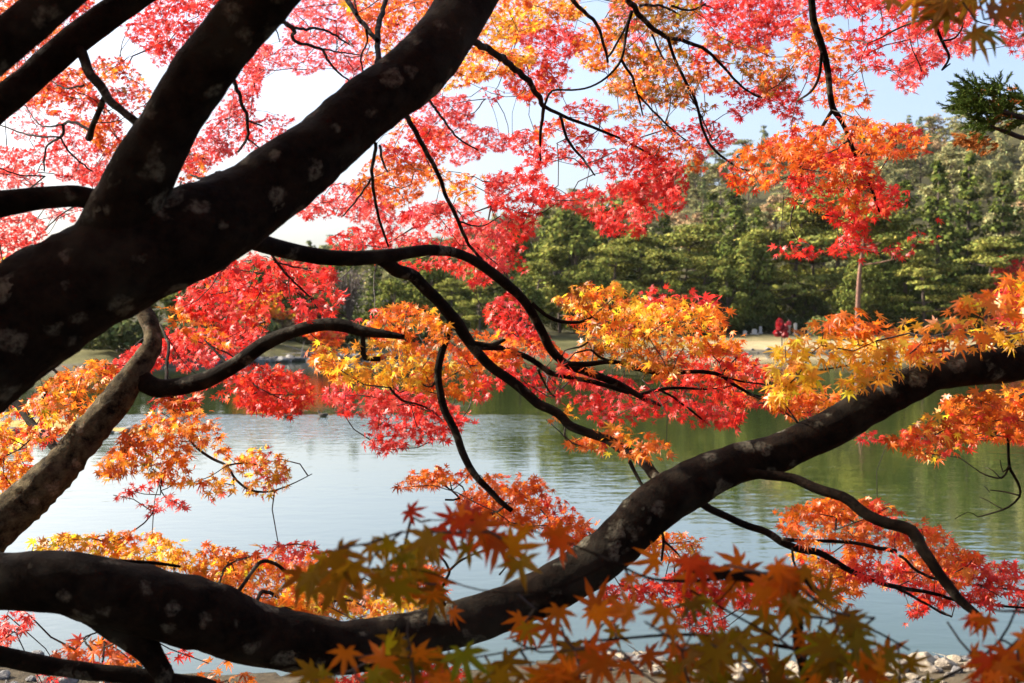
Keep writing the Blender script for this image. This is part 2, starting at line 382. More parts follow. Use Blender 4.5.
def build_tree(kind, h, seed, density=1.0, col=None):
    """returns (trunk V,F), (crown V,F,C) with the base at the origin"""
    global rng
    keep = rng; rng = np.random.default_rng(seed)
    parts, cs, ns, tr = [], [], [], []
    if kind == 'cedar':
        col = col or (0.082, 0.102, 0.022); w_ = h * rng.uniform(0.17, 0.23); z0 = h * 0.07
        tr.append(tube([(0, 0, -.5), (0.1, 0, h * .5), (0, 0, h * .97)], [h * .016, h * .011, .04], 7))
        nl = int(24 * density)
        for i in range(nl):
            t = (i + rng.uniform(0, .8)) / nl; z = z0 + (h - z0) * t; rr = w_ * (1 - t) ** 0.72 * rng.uniform(0.75, 1.2) + 0.3
            for a_ in rng.uniform(0, 6.28, max(3, int(8 * (1 - t) + 3))):
                L = rr * rng.uniform(0.6, 1.15); dx, dy = math.cos(a_), math.sin(a_)
                c = (dx * L * .62, dy * L * .62, z - L * 0.12)
                p, d = blob_pts(c, (max(.45, abs(dx) * L * .42 + .35), max(.45, abs(dy) * L * .42 + .35), .42 + .05 * L), int(26 * density))
                cs.append(p); ns.append(d + np.array([dx * .5, dy * .5, .35]))
        size = 0.27
    elif kind == 'pine':
        col = col or (0.185, 0.19, 0.044); lean = rng.uniform(-.1, .1, 2) * h
        top = np.array([lean[0], lean[1], h * .92]); mid = np.array([lean[0] * .3 + rng.uniform(-.5, .5), lean[1] * .3, h * .45])
        tr.append(tube(*catmull([(0, 0, -.5), mid, top], [h * .02, h * .014, .06], 0.6), 7))
        npad = int(34 * density)
        for i in range(npad):
            t = rng.uniform(0.55 if h == 17 else 0.22, 1.0) if i > 4 else rng.uniform(.85, 1); a_ = rng.uniform(0, 6.28)
            base = mid + (top - mid) * max(0, (t * .92 - .45) / .47) if t > .49 else np.array([0, 0, -.5]) + (mid + [0, 0, .5]) * t / .49
            L = h * 0.42 * (1.15 - t) ** 0.6 * rng.uniform(0.25, 1.1)
            c = base + np.array([math.cos(a_) * L, math.sin(a_) * L, L * .12 + .4])
            pr = h * rng.uniform(.07, .13)
            tr.append(tube(*catmull([base, (base + c) / 2 + [0, 0, -.2], c], [.11, .08, .03], .8), 5))
            p, d = blob_pts(c, (pr * 1.3, pr * 1.3, pr * .30), int(190 * density)); cs.append(p); ns.append(d * .7 + [0, 0, .5])
        size = 0.24
    elif kind == 'broad':
        col = col or (0.10, 0.112, 0.025)
        tr.append(tube([(0, 0, -.5), (0, .1, h * .4), (.2, 0, h * .8)], [h * .022, h * .016, .05], 7))
        for i in range(int(30 * density)):
            z = rng.uniform(.12, .95) * h; q = math.sin(math.pi * min(1, (z / h) ** .9 * .92)) * h * .36; a_ = rng.uniform(0, 6.28)
            c = (math.cos(a_) * q * .8, math.sin(a_) * q * .8, z); pr = h * rng.uniform(.10, .17)
            tr.append(tube([(0, .05, z * .6), c], [.09, .03], 4))
            p, d = blob_pts(c, (pr, pr, pr * .8), int(200 * density)); cs.append(p); ns.append(d)
        size = 0.28
    elif kind == 'bare':
        col = (0.20, 0.17, 0.15)
        for i in range(60):
            a_ = rng.uniform(0, 6.28); q = rng.uniform(.1, .42) * h
            p = [(0, 0, h * rng.uniform(.1, .4)), (math.cos(a_) * q * .6, math.sin(a_) * q * .6, h * rng.uniform(.6, .95)), (math.cos(a_) * q, math.sin(a_) * q, h * rng.uniform(.3, .8))]
            tr.append(tube(*catmull(p, [.06, .03, .015], .7), 4))
        tr.append(tube([(0, 0, -.5), (0, 0, h * .5)], [.2, .1], 6))
        c = np.stack([rng.normal(0, h * .2, 500), rng.normal(0, h * .2, 500), rng.uniform(.35, .95, 500) * h], -1); cs.append(c); ns.append(rng.normal(0, 1, (500, 3)))
        size = 0.10
    cs, ns = np.concatenate(cs), np.concatenate(ns)
    rdl = cs - np.array([0, 0, h * .35]); rdl /= np.linalg.norm(rdl, axis=1)[:, None] + 1e-9
    ns = ns / (np.linalg.norm(ns, axis=1)[:, None] + 1e-9) + 0.9 * rdl * (kind != 'bare')
    ns = ns / (np.linalg.norm(ns, axis=1)[:, None] + 1e-9)
    Vc, Fc, Cc = tufts(cs, ns, size, 0.38, col, 0.36)
    T = merge(tr)
    rng = keep
    return T, (Vc, Fc, Cc)
def far_tree(name, kind, h, seed, label, group, bark=None, density=1.0, col=None):
    (tv, tf), (cv, cf, cc) = build_tree(kind, h, seed, density, col)
    r = empty(name, (0, 0, 0), label, 'tree', group)
    mesh('trunk', tv, fix_quads(tf), bark or M_FARBARK, r, smooth=True)
    mesh('crown', cv, cf, M_NEEDLE, r, col=cc)
    return r
def stand(root, px, D, sc, rz, label=None, group=None, dz=0):
    x, y = on_ground(px, D)
    root.location = (x, y, gz(x, y) + dz); root.rotation_euler = (0, 0, rz); root.scale = (sc,) * 3
    if label: root['label'] = label
    if group: root['group'] = group
    return root
LAB = {'cedar': 'tall dark green cedar with a narrow layered crown at the forest edge across the pond',
       'pine': 'yellow green pine with flat cloud shaped pads at the forest edge across the pond',
       'broad': 'round crowned dull green evergreen at the forest edge across the pond'}
GRP = {'cedar': 'cedars along the far bank', 'pine': 'pines along the far bank', 'broad': 'round evergreens along the far bank'}
NAME = {'cedar': 'cedar_tree', 'pine': 'pine_tree', 'broad': 'evergreen_tree'}
protos = {}
for k, hs in (('cedar', (20, 20, 20)), ('pine', (15, 15, 15)), ('broad', (12, 12))):
    protos[k] = [[far_tree(NAME[k], k, h, 100 + i * 7 + len(k), LAB[k], GRP[k]), h, False] for i, h in enumerate(hs)]
def plant(kind, px, top_y, D, label=None, lone=False):
    p = random.choice(protos[kind])
    if p[2]: r = copy_tree(p[0])
    else: r = p[0]; p[2] = True
    x, y = on_ground(px, D); z0 = gz(x, y)
    h = 2.6 + (325 - top_y) / FPX * D - z0
    stand(r, px, D, h / p[1], random.uniform(0, 6.28), label or LAB[kind], GRP[kind])
    if lone and 'group' in r: del r['group']
    return r
#            kind    px   top  D
SHORE = [('cedar', 905, 178, 131), ('cedar', 938, 158, 139), ('cedar', 968, 152, 142), ('cedar', 1002, 168, 139), ('cedar', 1040, 150, 141),
         ('cedar', 885, 196, 142), ('cedar', 735, 172, 148), ('cedar', 712, 190, 152), ('cedar', 758, 205, 144), ('cedar', 872, 176, 152), ('cedar', 1065, 170, 136), ('cedar', 1085, 150, 145),
         ('pine', 792, 192, 134), ('pine', 770, 222, 131), ('pine', 815, 214, 137), ('pine', 835, 178, 147), ('pine', 640, 226, 128), ('pine', 612, 240, 124),
         ('pine', 560, 240, 122), ('pine', 536, 256, 118), ('pine', 682, 222, 132), ('pine', 662, 246, 124), ('pine', 480, 262, 112), ('pine', 452, 276, 108), ('pine', 700, 250, 126), ('pine', 925, 236, 124), ('pine', 985, 230, 125),
         ('broad', 590, 262, 119), ('broad', 520, 275, 113), ('broad', 430, 258, 116), ('broad', 408, 262, 118), ('broad', 505, 232, 136), ('broad', 395, 282, 108), ('broad', 728, 268, 122), ('broad', 860, 262, 124), ('broad', 750, 246, 128),
         ('broad', 300, 272, 105), ('broad', 265, 262, 104), ('broad', 230, 268, 96), ('broad', 190, 262, 92), ('broad', 330, 262, 124), ('cedar', 375, 244, 138), ('cedar', 352, 248, 142), ('cedar', 150, 262, 96), ('broad', 110, 262, 90), ('broad', 60, 258, 88), ('broad', 10, 262, 84), ('pine', -40, 262, 82), ('pine', 318, 290, 104), ('cedar', 640, 196, 152), ('cedar', 665, 202, 152), ('broad', 575, 215, 150), ('broad', 610, 205, 156), ('cedar', 545, 208, 156)]
ORD = ['', ' second', ' third', ' fourth', ' fifth', ' sixth', ' seventh', ' eighth', ' ninth', ' tenth', ' eleventh', ' twelfth', ' thirteenth', ' fourteenth', ' fifteenth', ' sixteenth', ' seventeenth', ' eighteenth', ' nineteenth']
SHL = {'cedar': 'dark narrow cedar across the pond,%s rightmost of the tall cedars on the bank', 'pine': 'yellow green pine with flat pads,%s rightmost of the pines on the far bank', 'broad': 'round crowned evergreen,%s rightmost of the round evergreens on the far bank'}
for kk in SHL:
    for i, (k, px, ty, D) in enumerate(sorted([q for q in SHORE if q[0] == kk], key=lambda q: -q[1])): plant(k, px, ty, D, SHL[kk] % ORD[i])
for i in range(34):                                              # lower, darker trees filling the forest edge
    px = 400 + i * 20 + random.uniform(-7, 7); D = float(far_shore(px)) + random.uniform(21, 38)
    plant('broad', px, random.uniform(282, 304), D, 'low dark evergreen filling the shade between the taller trees across the pond')
t = far_tree('pine_tree', 'pine', 17, 555, 'tall red barked pine with a long bare trunk on the far bank', None, M_REDBARK)
stand(t, 857, 119, 0.86, 1.0)
t = far_tree('bare_tree', 'bare', 7, 31, 'leafless grey tree among the evergreens on the far left bank', None); stand(t, 349, 104, 0.9, 0)
# hillside wood: individual crowns
HLAB = {'cedar': 'pointed dark green conifer in the wood on the hillside', 'pine': 'yellow green flat topped pine in the wood on the hillside', 'broad': 'rounded olive green tree in the wood on the hillside', 'rust': 'rounded brownish green tree in the wood on the hillside'}
hp = {}
for k, (kk, h, c) in {'cedar': ('cedar', 14, (0.14, 0.155, 0.06)), 'pine': ('pine', 12, (0.23, 0.22, 0.095)), 'broad': ('broad', 11, (0.19, 0.185, 0.08)), 'rust': ('broad', 10, (0.28, 0.19, 0.10))}.items():  # crown colours paler and duller, standing in for distance haze
    hp[k] = [[far_tree(NAME[kk], kk, h, 300 + 11 * i + len(k), HLAB[k], 'trees on the wooded hillside' + {'cedar': ', pointed conifers', 'pine': ', flat topped pines', 'broad': ', rounded olive crowns', 'rust': ', rounded brownish crowns'}[k], density=0.62, col=c), False] for i in range(2)]
spots = []
tries = 0
while len(spots) < 290 and tries < 20000:
    tries += 1
    px = random.uniform(280, 1090); u = random.random() ** 0.8
    cr = float(np.interp(px, [0, 400, 700, 1024], [430, 400, 345, 325])); lo = float(far_shore(px)) + 44
    D = lo + (cr + 8 - lo) * u
    x, y = on_ground(px, D)
    if any((x - a_) ** 2 + (y - b_) ** 2 < 6.0 ** 2 for a_, b_ in spots): continue
    spots.append((x, y))
    k = random.choices(['cedar', 'pine', 'broad', 'rust'], [1.2, 2.2, 4, 0.8])[0]
    p = random.choice(hp[k]); r = copy_tree(p[0]) if p[1] else p[0]; p[1] = True
    stand(r, px, D, random.uniform(0.62, 1.0), random.uniform(0, 6.28), dz=-0.3)
# far ridge beyond, seen as one wooded mass: crowns too small to tell apart
cs = []; ns = []
for _ in range(900):
    px = random.uniform(-400, 560); D = random.uniform(400, 470); x, y = on_ground(px, D)
    p, d = blob_pts((x, y, gz(x, y) + 5), (4.5, 4.5, 5), 60); cs.append(p); ns.append(d)
vv, ff, cc = tufts(np.concatenate(cs), np.concatenate(ns), 0.8, 0.45, (0.07, 0.085, 0.04))
tag(mesh('far_wood', vv, ff, M_NEEDLE, col=cc), 'hazy blue green wood covering the distant low ridge on the left', 'wood', kind='stuff')
# ------------------------------------------------------------------ maples: trunk, boughs, branches
def parse(s): return [tuple(float(q) for q in p.split(',')) for p in s.split()]
class Maple:
    def __init__(self, root):
        self.root = root; self.o = np.array(root.location); self.net = []; self.netr = []
    def limb(self, name, spec, d0, d1=None, mat=None, rough=0.0, ground=None, label=None, net=True):
        """spec: 'px,py,width_px[,depth] ...' ; depth runs d0 -> d1 where not given"""
        P = parse(spec); d1 = d0 if d1 is None else d1
        pts, R = [], []
        for i, p in enumerate(P):
            d = p[3] if len(p) > 3 else d0 + (d1 - d0) * i / (len(P) - 1)
            pts.append(at(p[0], p[1], d)); R.append(p[2] * d / FPX / 2)
        if ground is not None:                       # carry the stem on down to the soil
            gx, gy, gr = ground; pts.insert(0, np.array([gx, gy, gz(gx, gy) - 0.1])); R.insert(0, gr)
        thick = max(R) > 0.018
        C, r = catmull(pts, R, 0.012 if thick else 0.02)
        sides = 40 if max(R) > .04 else 20 if thick else 7
        if not thick:                                # small kinks of a living twig
            k = np.array([mnoise.noise_vector(Vector(c) * 14) for c in C]); C = C + k * r[:, None] * 0.9
        else:
            k = np.array([mnoise.noise_vector(Vector(c) * 5) for c in C]); C = C + k * r[:, None] * 0.10
        V, F = tube(C, r, sides)
        if thick:
            n = len(C); off = Vector(self.o)
            for i in range(n * sides):
                c = C[i // sides]; dv = V[i] - c; rr = r[i // sides]
                q = Vector(V[i])
                k = 0.10 * mnoise.noise(q * 9) + 0.06 * mnoise.noise(q * 28) + rough * 0.12 * mnoise.noise(Vector((q.x * 40, q.y * 40, q.z * 90))) + (0.06 * mnoise.noise(Vector((q.x * 70, q.y * 70, q.z * 130))) if rough > .5 else 0)
                V[i] = c + dv * (1 + k)
        o = mesh(name, V - self.o, fix_quads(F), mat or M_BARK, self.root, smooth=True)
        if label: o['label'] = label
        if net:
            st = max(1, int(0.05 / 0.02)); m = r < 0.03
            self.net.append(C[m][::st]); self.netr.append(np.zeros(len(C[m][::st])))
        return o

g_a = (-1.75, 1.35); ra = empty('maple_tree', (*g_a, gz(*g_a)), 'old maple with a thick dark lichen spotted trunk leaning across the upper left', 'maple tree')
g_b = (-1.62, 2.15); rb = empty('maple_tree', (*g_b, gz(*g_b)), 'maple with a long dark bough sweeping along the bottom and up to the right edge', 'maple tree')
g_c = (0.42, 1.32); rc = empty('maple_tree', (*g_c, gz(*g_c)), 'low blurred maple shoot with olive and orange leaves nearest the viewer at the bottom', 'maple tree')
A_, B_, C_ = Maple(ra), Maple(rb), Maple(rc)

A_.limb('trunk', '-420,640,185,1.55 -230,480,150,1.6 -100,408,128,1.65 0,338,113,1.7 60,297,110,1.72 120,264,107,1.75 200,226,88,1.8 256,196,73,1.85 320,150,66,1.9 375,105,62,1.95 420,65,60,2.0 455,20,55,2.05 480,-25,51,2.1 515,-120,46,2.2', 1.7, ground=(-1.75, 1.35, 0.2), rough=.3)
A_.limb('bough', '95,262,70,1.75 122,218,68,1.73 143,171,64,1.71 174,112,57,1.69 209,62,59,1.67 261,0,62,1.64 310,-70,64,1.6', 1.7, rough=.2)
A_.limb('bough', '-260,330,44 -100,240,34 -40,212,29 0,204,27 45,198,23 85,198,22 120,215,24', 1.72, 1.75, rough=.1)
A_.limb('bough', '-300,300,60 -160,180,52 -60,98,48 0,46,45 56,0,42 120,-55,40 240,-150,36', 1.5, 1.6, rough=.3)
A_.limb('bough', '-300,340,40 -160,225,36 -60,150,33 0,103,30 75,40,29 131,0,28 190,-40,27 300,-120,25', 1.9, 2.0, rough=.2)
A_.limb('branch', '72,48,14 80,56,11 95,83,10 110,102,9 122,113,8 134,122,9', 1.965, 1.78)
A_.limb('branch', '104,100,6 98,115,6 92,128,6 87,138,8', 1.95, 2.1)
twA = ['88,130,3 75,123,3 65,123,3 60,137,3 46,147,2 44,171,1.5|2.1 3.0', '60,137,2 72,155,2 92,171,1.5|2.2 3.0', '0,125,1.5 30,135,2 58,137,2|3 2.2', '62,125,2.5 40,125,1.5 25,105,1.2|2.2 3.2', '84,85,2.5 65,88,2 50,80,1.2|2 2.6',
 '232,76,5 238,92,4 247,118,3.5 247,138,3 238,152,2|1.75 3.0', '247,120,2.5 262,126,1.5|1.9 3', '247,138,2 262,150,1.2|2 3',
 '276,18,5 282,21,4.5 293,30,4 295,41,3.5 321,49,3 328,60,2.5 340,74,2 352,82,1.5|1.7 3.2', '282,21,4 300,29,3 325,30,2.5 350,45,1.5|1.8 3.2', '322,49,2 345,53,1.5 362,55,1|2.2 3.2', '263,15,1.5 276,30,1.5 280,42,1|1.8 2.6',
 '378,66,6 377,40,6 380,22,6 384,5,5 386,-20,4|1.97 2.6', '377,40,5 362,22,5 352,8,4 345,-15,3|2 2.4', '366,30,3 367,42,2 361,58,2 364,75,1.5|2 2.6', '356,14,4 346,0,3|2 2.2', '360,22,3 356,8,2 354,-5,2|2 2.2',
 '462,32,9 472,40,8 495,53,7 512,66,6.5 530,84,6 544,106,5|2.05 3.4', '544,106,4 541,125,3.2 540,142,3 541,166,2|3.4 3.8', '544,106,4 565,117,3.5 600,130,3 630,143,2.2 655,158,1.5|3.4 4', '560,116,3 568,140,3 582,158,2.4 595,175,1.5|3.4 3.9', '545,105,2.5 552,91,2.2 572,90,2 590,87,2 606,78,2.2 622,60,2.5 626,35,3 632,10,4|3.4 3.3',
 '560,-25,5 573,0,4.5 585,12,4 597,25,3.5 604,46,3 608,62,2.5|3.0 3.6', '608,57,2.5 618,42,2.2 632,14,2.5|3.6 3.3', '620,-40,7 628,-5,6 634,8,6 650,25,5 668,38,4.5 692,43,4 712,55,3 735,80,2.5 755,95,2 775,98,1.2|3.0 4.2', '668,38,3.5 680,70,3.2 695,100,3 705,135,2.8 720,155,2.4 745,170,1.8 765,166,1|3.4 4.3', '622,60,3 632,78,2.6 638,97,2.2 643,115,1.5|3.35 3.7', '636,92,2 660,118,2 688,142,1.4|3.6 4.2', '640,5,3 662,6,2.5 680,15,1.5|3.1 3.5', '690,95,2 702,118,1.6 712,140,1.4|3.6 4.2', '652,35,2 660,52,2 668,65,1|3.3 3.6', '672,6,2.5 690,10,2 705,4,2|3.2 3.5',
 '402,110,6 410,122,5.5 425,150,5 438,175,4.5 455,215,4 468,243,3.5 482,260,2.5|2.0 2.9', '422,90,3 440,115,2.5 458,138,2 478,150,1.5|2.0 3.4', '376,144,4 372,175,3.5 378,215,3 388,246,2|2.0 2.6', '380,146,3 382,160,2.5 388,172,1.5|2.0 2.5', '373,176,2.5 358,198,2 343,216,1.5|2.1 2.7', '460,222,2 482,226,1.5 500,216,1|2.8 3.2',
 '268,245,3 276,262,2.8 292,280,2.2 312,300,1.5 326,322,1|2.3 3.2', '275,262,2 300,268,1.5 320,268,1|2.4 3.1',
 '220,172,4 205,178,3 190,175,2|1.85 2.6', '181,182,2 180,188,2|1.8 1.9', '0,168,1.5 20,175,1.5 45,176,1.5|2.6 3', '45,230,1.2 60,215,1.5 78,205,1.5|2.6 2.2']
for s in twA:
    p, dd = s.split('|'); d0, d1 = map(float, dd.split()); A_.limb('branch', p, d0, d1)
# long drooping branch off the trunk, forking over the pond
A_.limb('branch', '215,226,26,1.95 240,236,20,2.05 262,243,17,2.12 300,253,16,2.2 340,258,16,2.25 385,256,15,2.3 410,252,12,2.35 432,250,11,2.4 455,253,10,2.45 478,263,10,2.5 505,283,10,2.55 525,302,9,2.6 540,328,9,2.65 553,352,9,2.7 570,366,8,2.75 590,373,8,2.8 618,384,7,2.9 645,399,5,3.0 661,405,3,3.1', 2.3)
A_.limb('branch', '380,258,14,2.3 396,266,14,2.35 414,280,13,2.4 438,300,12,2.42 455,322,13,2.45 472,346,11,2.5 500,375,10,2.5 530,398,10,2.5 557,414,9.5,2.5 569,427,9.5,2.48 597,436,9.5,2.45 619,447,10,2.4 640,461,11,2.35 664,482,12,2.25', 2.4)
twM = ['450,316,7 446,340,7 440,362,8 439,385,8 447,415,8 462,452,8 478,478,7 498,500,6 512,511,5|2.45 2.4', '440,370,3 432,386,2.5 418,385,2 400,393,1.2|2.45 3', '532,304,4.5 545,314,4 562,321,4 580,322,3.5 592,317,2|2.6 2.6', '562,361,6 585,364,6 612,362,5 637,369,5 657,372,4.5 682,372,4.5 717,374,4 732,384,3.5 750,394,3 768,403,2 790,418,1.2|2.7 3.0', '717,374,2.5 740,381,2 770,385,1.2|2.95 3.1', '612,362,3 600,357,2.5 590,350,2 575,353,1.5|2.8 2.6', '640,395,4 660,389,4 685,388,3 715,389,2 735,385,1.2|3.0 3.2', '660,389,2.5 680,402,2.2 695,414,2 708,424,1.2|3.05 3.3', '472,344,6 490,345,5 498,343,5 505,340,3|2.5 2.4', '476,349,6 500,348,6 527,358,6 552,372,5.5 575,378,5 600,384,5 628,393,4|2.5 2.9', '538,369,3 545,385,2 555,397,1.5|2.7 3', '588,342,2 580,347,2 565,350,1.5 562,360,2|2.7 2.7', '390,388,2.5 402,400,2.5 420,405,2 440,415,1.2|2.5 3.1', '630,462,4.5 634,470,4 640,481,3.5 647,493,3|2.37 2.3', '720,374,2 735,360,1.5 740,352,1|3 3.2', '752,394,1.6 775,400,1.2 800,402,1|3 3.2']
for s in twM:
    p, dd = s.split('|'); d0, d1 = map(float, dd.split()); A_.limb('branch', p, d0, d1)
# branch hanging from the crown above
A_.limb('branch', '790,-160,9 806,-60,7.5 811,-10,7 813,20,7.5 821,42,7.5 828,70,6.5 831,95,6 833,110,6.5 842,122,5.5 851,143,4.5 860,168,3.5 872,190,3 880,212,2', 2.7, 2.9)
A_.limb('bough', '480,-60,30,2.1 560,-130,24,2.2 680,-190,20,2.4 790,-165,14,2.65 900,-120,12,2.8 1010,-60,8,2.9', 2.4)
for s in ['833,111,4 820,128,3.5 810,145,3 803,168,3 799,190,2 792,212,1.5|2.8 3.0', '822,52,3.5 819,75,3 810,92,2.5 797,100,1.8|2.75 2.95', '853,149,2.2 868,155,2 880,154,2 897,145,1.5|2.9 3.1', '850,140,2.2 838,148,2 822,155,1.2|2.9 3.05', '804,165,2.2 790,175,1.6 780,180,1|3 3.1', '935,-20,5 932,10,4 938,30,3.5 945,45,3 949,58,2.4 942,70,2 950,64,1.5|2.9 3.2', '935,18,2.5 915,22,2.2 895,30,2 880,38,1.5 868,43,1.2|2.95 3.3', '943,40,2 955,38,2 963,25,1.5 960,18,1|3.0 3.1', '556,-60,6 580,-30,5 560,-25,4.5|2.4 3.0']:
    p, dd = s.split('|'); d0, d1 = map(float, dd.split()); A_.limb('branch', p, d0, d1)

A_.limb('branch', '1010,-60,8,2.9 1020,-120,8,2.4 1010,-110,7,1.8 985,-60,5,1.45 960,-30,4,1.35 930,-20,2,1.33', 2)
# second maple: sunlit limb at the left and the long low bough
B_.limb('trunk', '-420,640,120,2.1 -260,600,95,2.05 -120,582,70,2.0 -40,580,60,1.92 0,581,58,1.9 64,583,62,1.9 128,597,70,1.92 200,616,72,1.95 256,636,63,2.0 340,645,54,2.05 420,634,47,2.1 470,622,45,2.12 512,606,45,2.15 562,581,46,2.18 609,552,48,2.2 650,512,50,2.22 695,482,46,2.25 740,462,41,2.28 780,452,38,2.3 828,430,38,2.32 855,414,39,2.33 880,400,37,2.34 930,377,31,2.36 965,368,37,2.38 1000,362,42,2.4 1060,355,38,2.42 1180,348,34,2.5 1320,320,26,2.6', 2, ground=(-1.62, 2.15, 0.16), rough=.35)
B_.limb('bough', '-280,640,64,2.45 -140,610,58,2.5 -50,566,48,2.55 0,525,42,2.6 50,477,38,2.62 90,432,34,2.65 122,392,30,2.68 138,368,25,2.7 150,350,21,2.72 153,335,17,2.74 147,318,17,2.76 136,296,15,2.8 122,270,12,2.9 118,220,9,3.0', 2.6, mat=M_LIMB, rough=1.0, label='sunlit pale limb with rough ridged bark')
B_.limb('bough', '132,372,24 148,384,20 165,388,18 200,382,17.5 230,368,16.5 248,356,15 265,344,15 290,333,13 318,325,13 340,325,13 362,331,11 385,334,8 404,337,5', 2.7, 2.6, mat=M_BARK)
B_.limb('bough', '95,606,42 120,626,38 140,643,31 155,662,23 166,682,20 175,710,18', 1.92, 1.95, rough=.3)
B_.limb('bough', '-160,600,24 -60,638,21 0,655,20 50,666,18 100,673,17 150,678,16 180,681,13 200,681,9 215,685,7', 1.9, 1.97, rough=.3)
twB = ['362,332,5 363,348,5.5 365,357,6 380,358,5|2.62 2.6', '166,388,4 167,365,3.5 168,342,3 160,325,2|2.72 3.2', '172,392,5 172,405,4 175,420,3.5 170,430,2|2.72 3', '-30,380,7 14,402,7.5 37,427,8.5 52,443,9 64,458,9|2.9 2.64', '127,447,3 140,443,3.5 150,441,2|2.65 3', '205,340,2 222,358,3 232,370,3 245,378,2.4 262,390,1.5 285,400,1|3.0 2.7', '175,420,2.5 195,445,2.5 212,458,3 226,466,2.5 236,480,2.5 250,490,2.5 270,491,2 290,485,1.3 312,474,.8|2.9 2.7', '226,466,2 243,463,1.5 262,466,1|2.8 2.9', '233,478,1.6 234,490,1.2 228,497,1|2.8 2.9', '-10,330,3 30,350,2.5 59,375,3 72,393,2.5 78,410,2 84,430,1.5|3.1 3', '76,400,2 92,404,1.6 110,410,1.2|3 3.1', '30,440,1.4 18,450,1.5 0,458,1.4|2.7 2.9', '162,470,1.2 161,485,1.2 160,495,1|2.8 2.9', '58,375,1.6 45,395,1.5 38,415,1|3 3',
 '735,470,10 760,476,10 790,478,10 815,487,10.5 840,497,11 863,512,11.5 890,523,12 908,530,13 922,549,12 940,573,11 958,598,10 978,615,7|2.26 2.0', '690,490,8 705,505,8 730,518,7.5 768,533,7.5 790,546,8 815,552,7 850,570,6 890,585,5 918,591,4 968,602,3 1030,608,2|2.25 2.8', '890,585,3.5 905,592,3 922,602,2.5 940,612,2 952,617,1.2|2.55 2.8', '783,539,4 815,542,4 850,542,3.5 880,548,4 896,551,5|2.4 2.6', '792,548,2.5 793,560,2.5 797,570,2|2.4 2.4', '661,528,3 664,542,3 662,560,2.5|2.2 2.3', '664,541,2.5 676,552,2 682,560,1|2.2 2.4', '900,556,3 925,575,3 960,583,2.5 1000,588,2 1040,592,1.5|2.2 2.9', '836,530,2 838,515,1.6 850,505,1.2|2.45 3', '445,604,5 441,592,3.5 446,578,3 449,571,3 445,562,2.5 436,552,1.5|2.05 1.9', '449,571,3 458,562,2.5 470,556,2 489,548,1.3|2.03 1.9', '499,575,2 505,568,1.5 511,560,1|2.1 2.1', '505,506,2.5 495,512,2 480,515,1.2|2.4 2.9', '445,500,2 460,498,2 440,483,1.5 425,478,1|3 3', '460,498,1.6 452,490,1.5 450,478,1|3 3.1',
 '1060,388,6 1030,393,5 1014,404,5 1006,420,4.5 994,435,4 984,440,3.5 974,436,3 962,433,2 945,434,1.2|2.4 2.7', '1008,424,3.5 1009,445,3 1009,466,3 1013,475,3 1020,487,2.5 1020,497,2.2 1008,507,2 990,514,1.6 978,517,1|2.42 2.6', '1009,466,2 1002,478,2 985,475,1.4 973,467,.8|2.45 2.6', '1019,495,1.8 1005,492,1.5 990,490,1|2.5 2.6', '1000,478,1.4 992,470,1 986,468,.8|2.5 2.6', '1009,466,1.6 1003,472,1.2 1000,460,.8|2.45 2.5', '990,492,1 984,486,.8|2.5 2.6', '1003,509,1.2 990,502,1 980,497,.8|2.5 2.6', '978,517,1 968,512,.8 955,519,.8|2.6 2.6', '1016,418,2.5 1022,428,2.5 1040,436,2|2.4 2.6',
 '895,372,3.5 885,365,3 870,350,2.2 862,340,1.5|2.34 2.3', '865,362,2 845,366,2 820,370,1.2|2.33 2.3', '798,422,2 788,414,2 775,407,1.2|2.32 2.6', '200,600,3 190,590,2.5 178,580,2 172,562,1.2|1.95 2.5', '215,598,3 220,580,2.5 228,565,2 250,556,1.2|1.95 2.6', '230,605,4 262,562,4 290,572,3.5 320,572,2|2.0 2.6', '250,614,4 262,592,4 280,597,3.5 296,602,2.5|2.0 2.5', '256,612,4 290,608,3 330,602,2.5 352,600,1.5|2.0 2.5', '120,560,4 150,563,4 180,567,3|1.95 2.0', '92,650,2 84,638,2 98,632,1.5|1.95 2.5', '103,662,2 104,645,2 102,630,1.2|1.95 2.5']
for s in twB:
    p, dd = s.split('|'); d0, d1 = map(float, dd.split()); B_.limb('branch', p, d0, d1)
# nearest shoot, rising from the bank in front of the viewer
C_.limb('trunk', '830,900,18 812,760,15 806,683,12 802,650,11 797,610,11 790,575,12', 1.32, 1.2, ground=(0.42, 1.32, 0.012))
for s in ['680,566,8 710,571,9 740,574,11 770,576,12 792,574,13 812,572,10|1.2 1.2', '805,576,8 815,588,8 826,598,6|1.2 1.2', '740,574,5 700,580,4 650,578,3 610,560,2.5 560,540,2 500,522,1.6 430,520,1.2|1.2 1.15', '802,650,5 740,640,4 680,635,3.5 600,640,2.5 520,650,2 450,660,1.6 380,655,1.2|1.2 1.12', '610,562,2 550,590,2 480,590,1.6 420,570,1.4 360,570,1|1.18 1.15', '690,590,2.5 740,618,2.5 780,640,2|1.2 1.15', '797,615,3 860,625,2.5 910,650,2|1.2 1.15', '806,690,4 880,700,4 960,670,3 1000,640,2.5 1020,600,2|1.22 1.15', '512,640,2 540,652,2 575,650,1.5|1.15 1.12', '800,668,3 815,640,2.5 822,620,2|1.2 1.2', '690,615,1.6 720,600,1.5 740,575,2|1.2 1.2']:
    p, dd = s.split('|'); d0, d1 = map(float, dd.split()); C_.limb('branch', p, d0, d1)
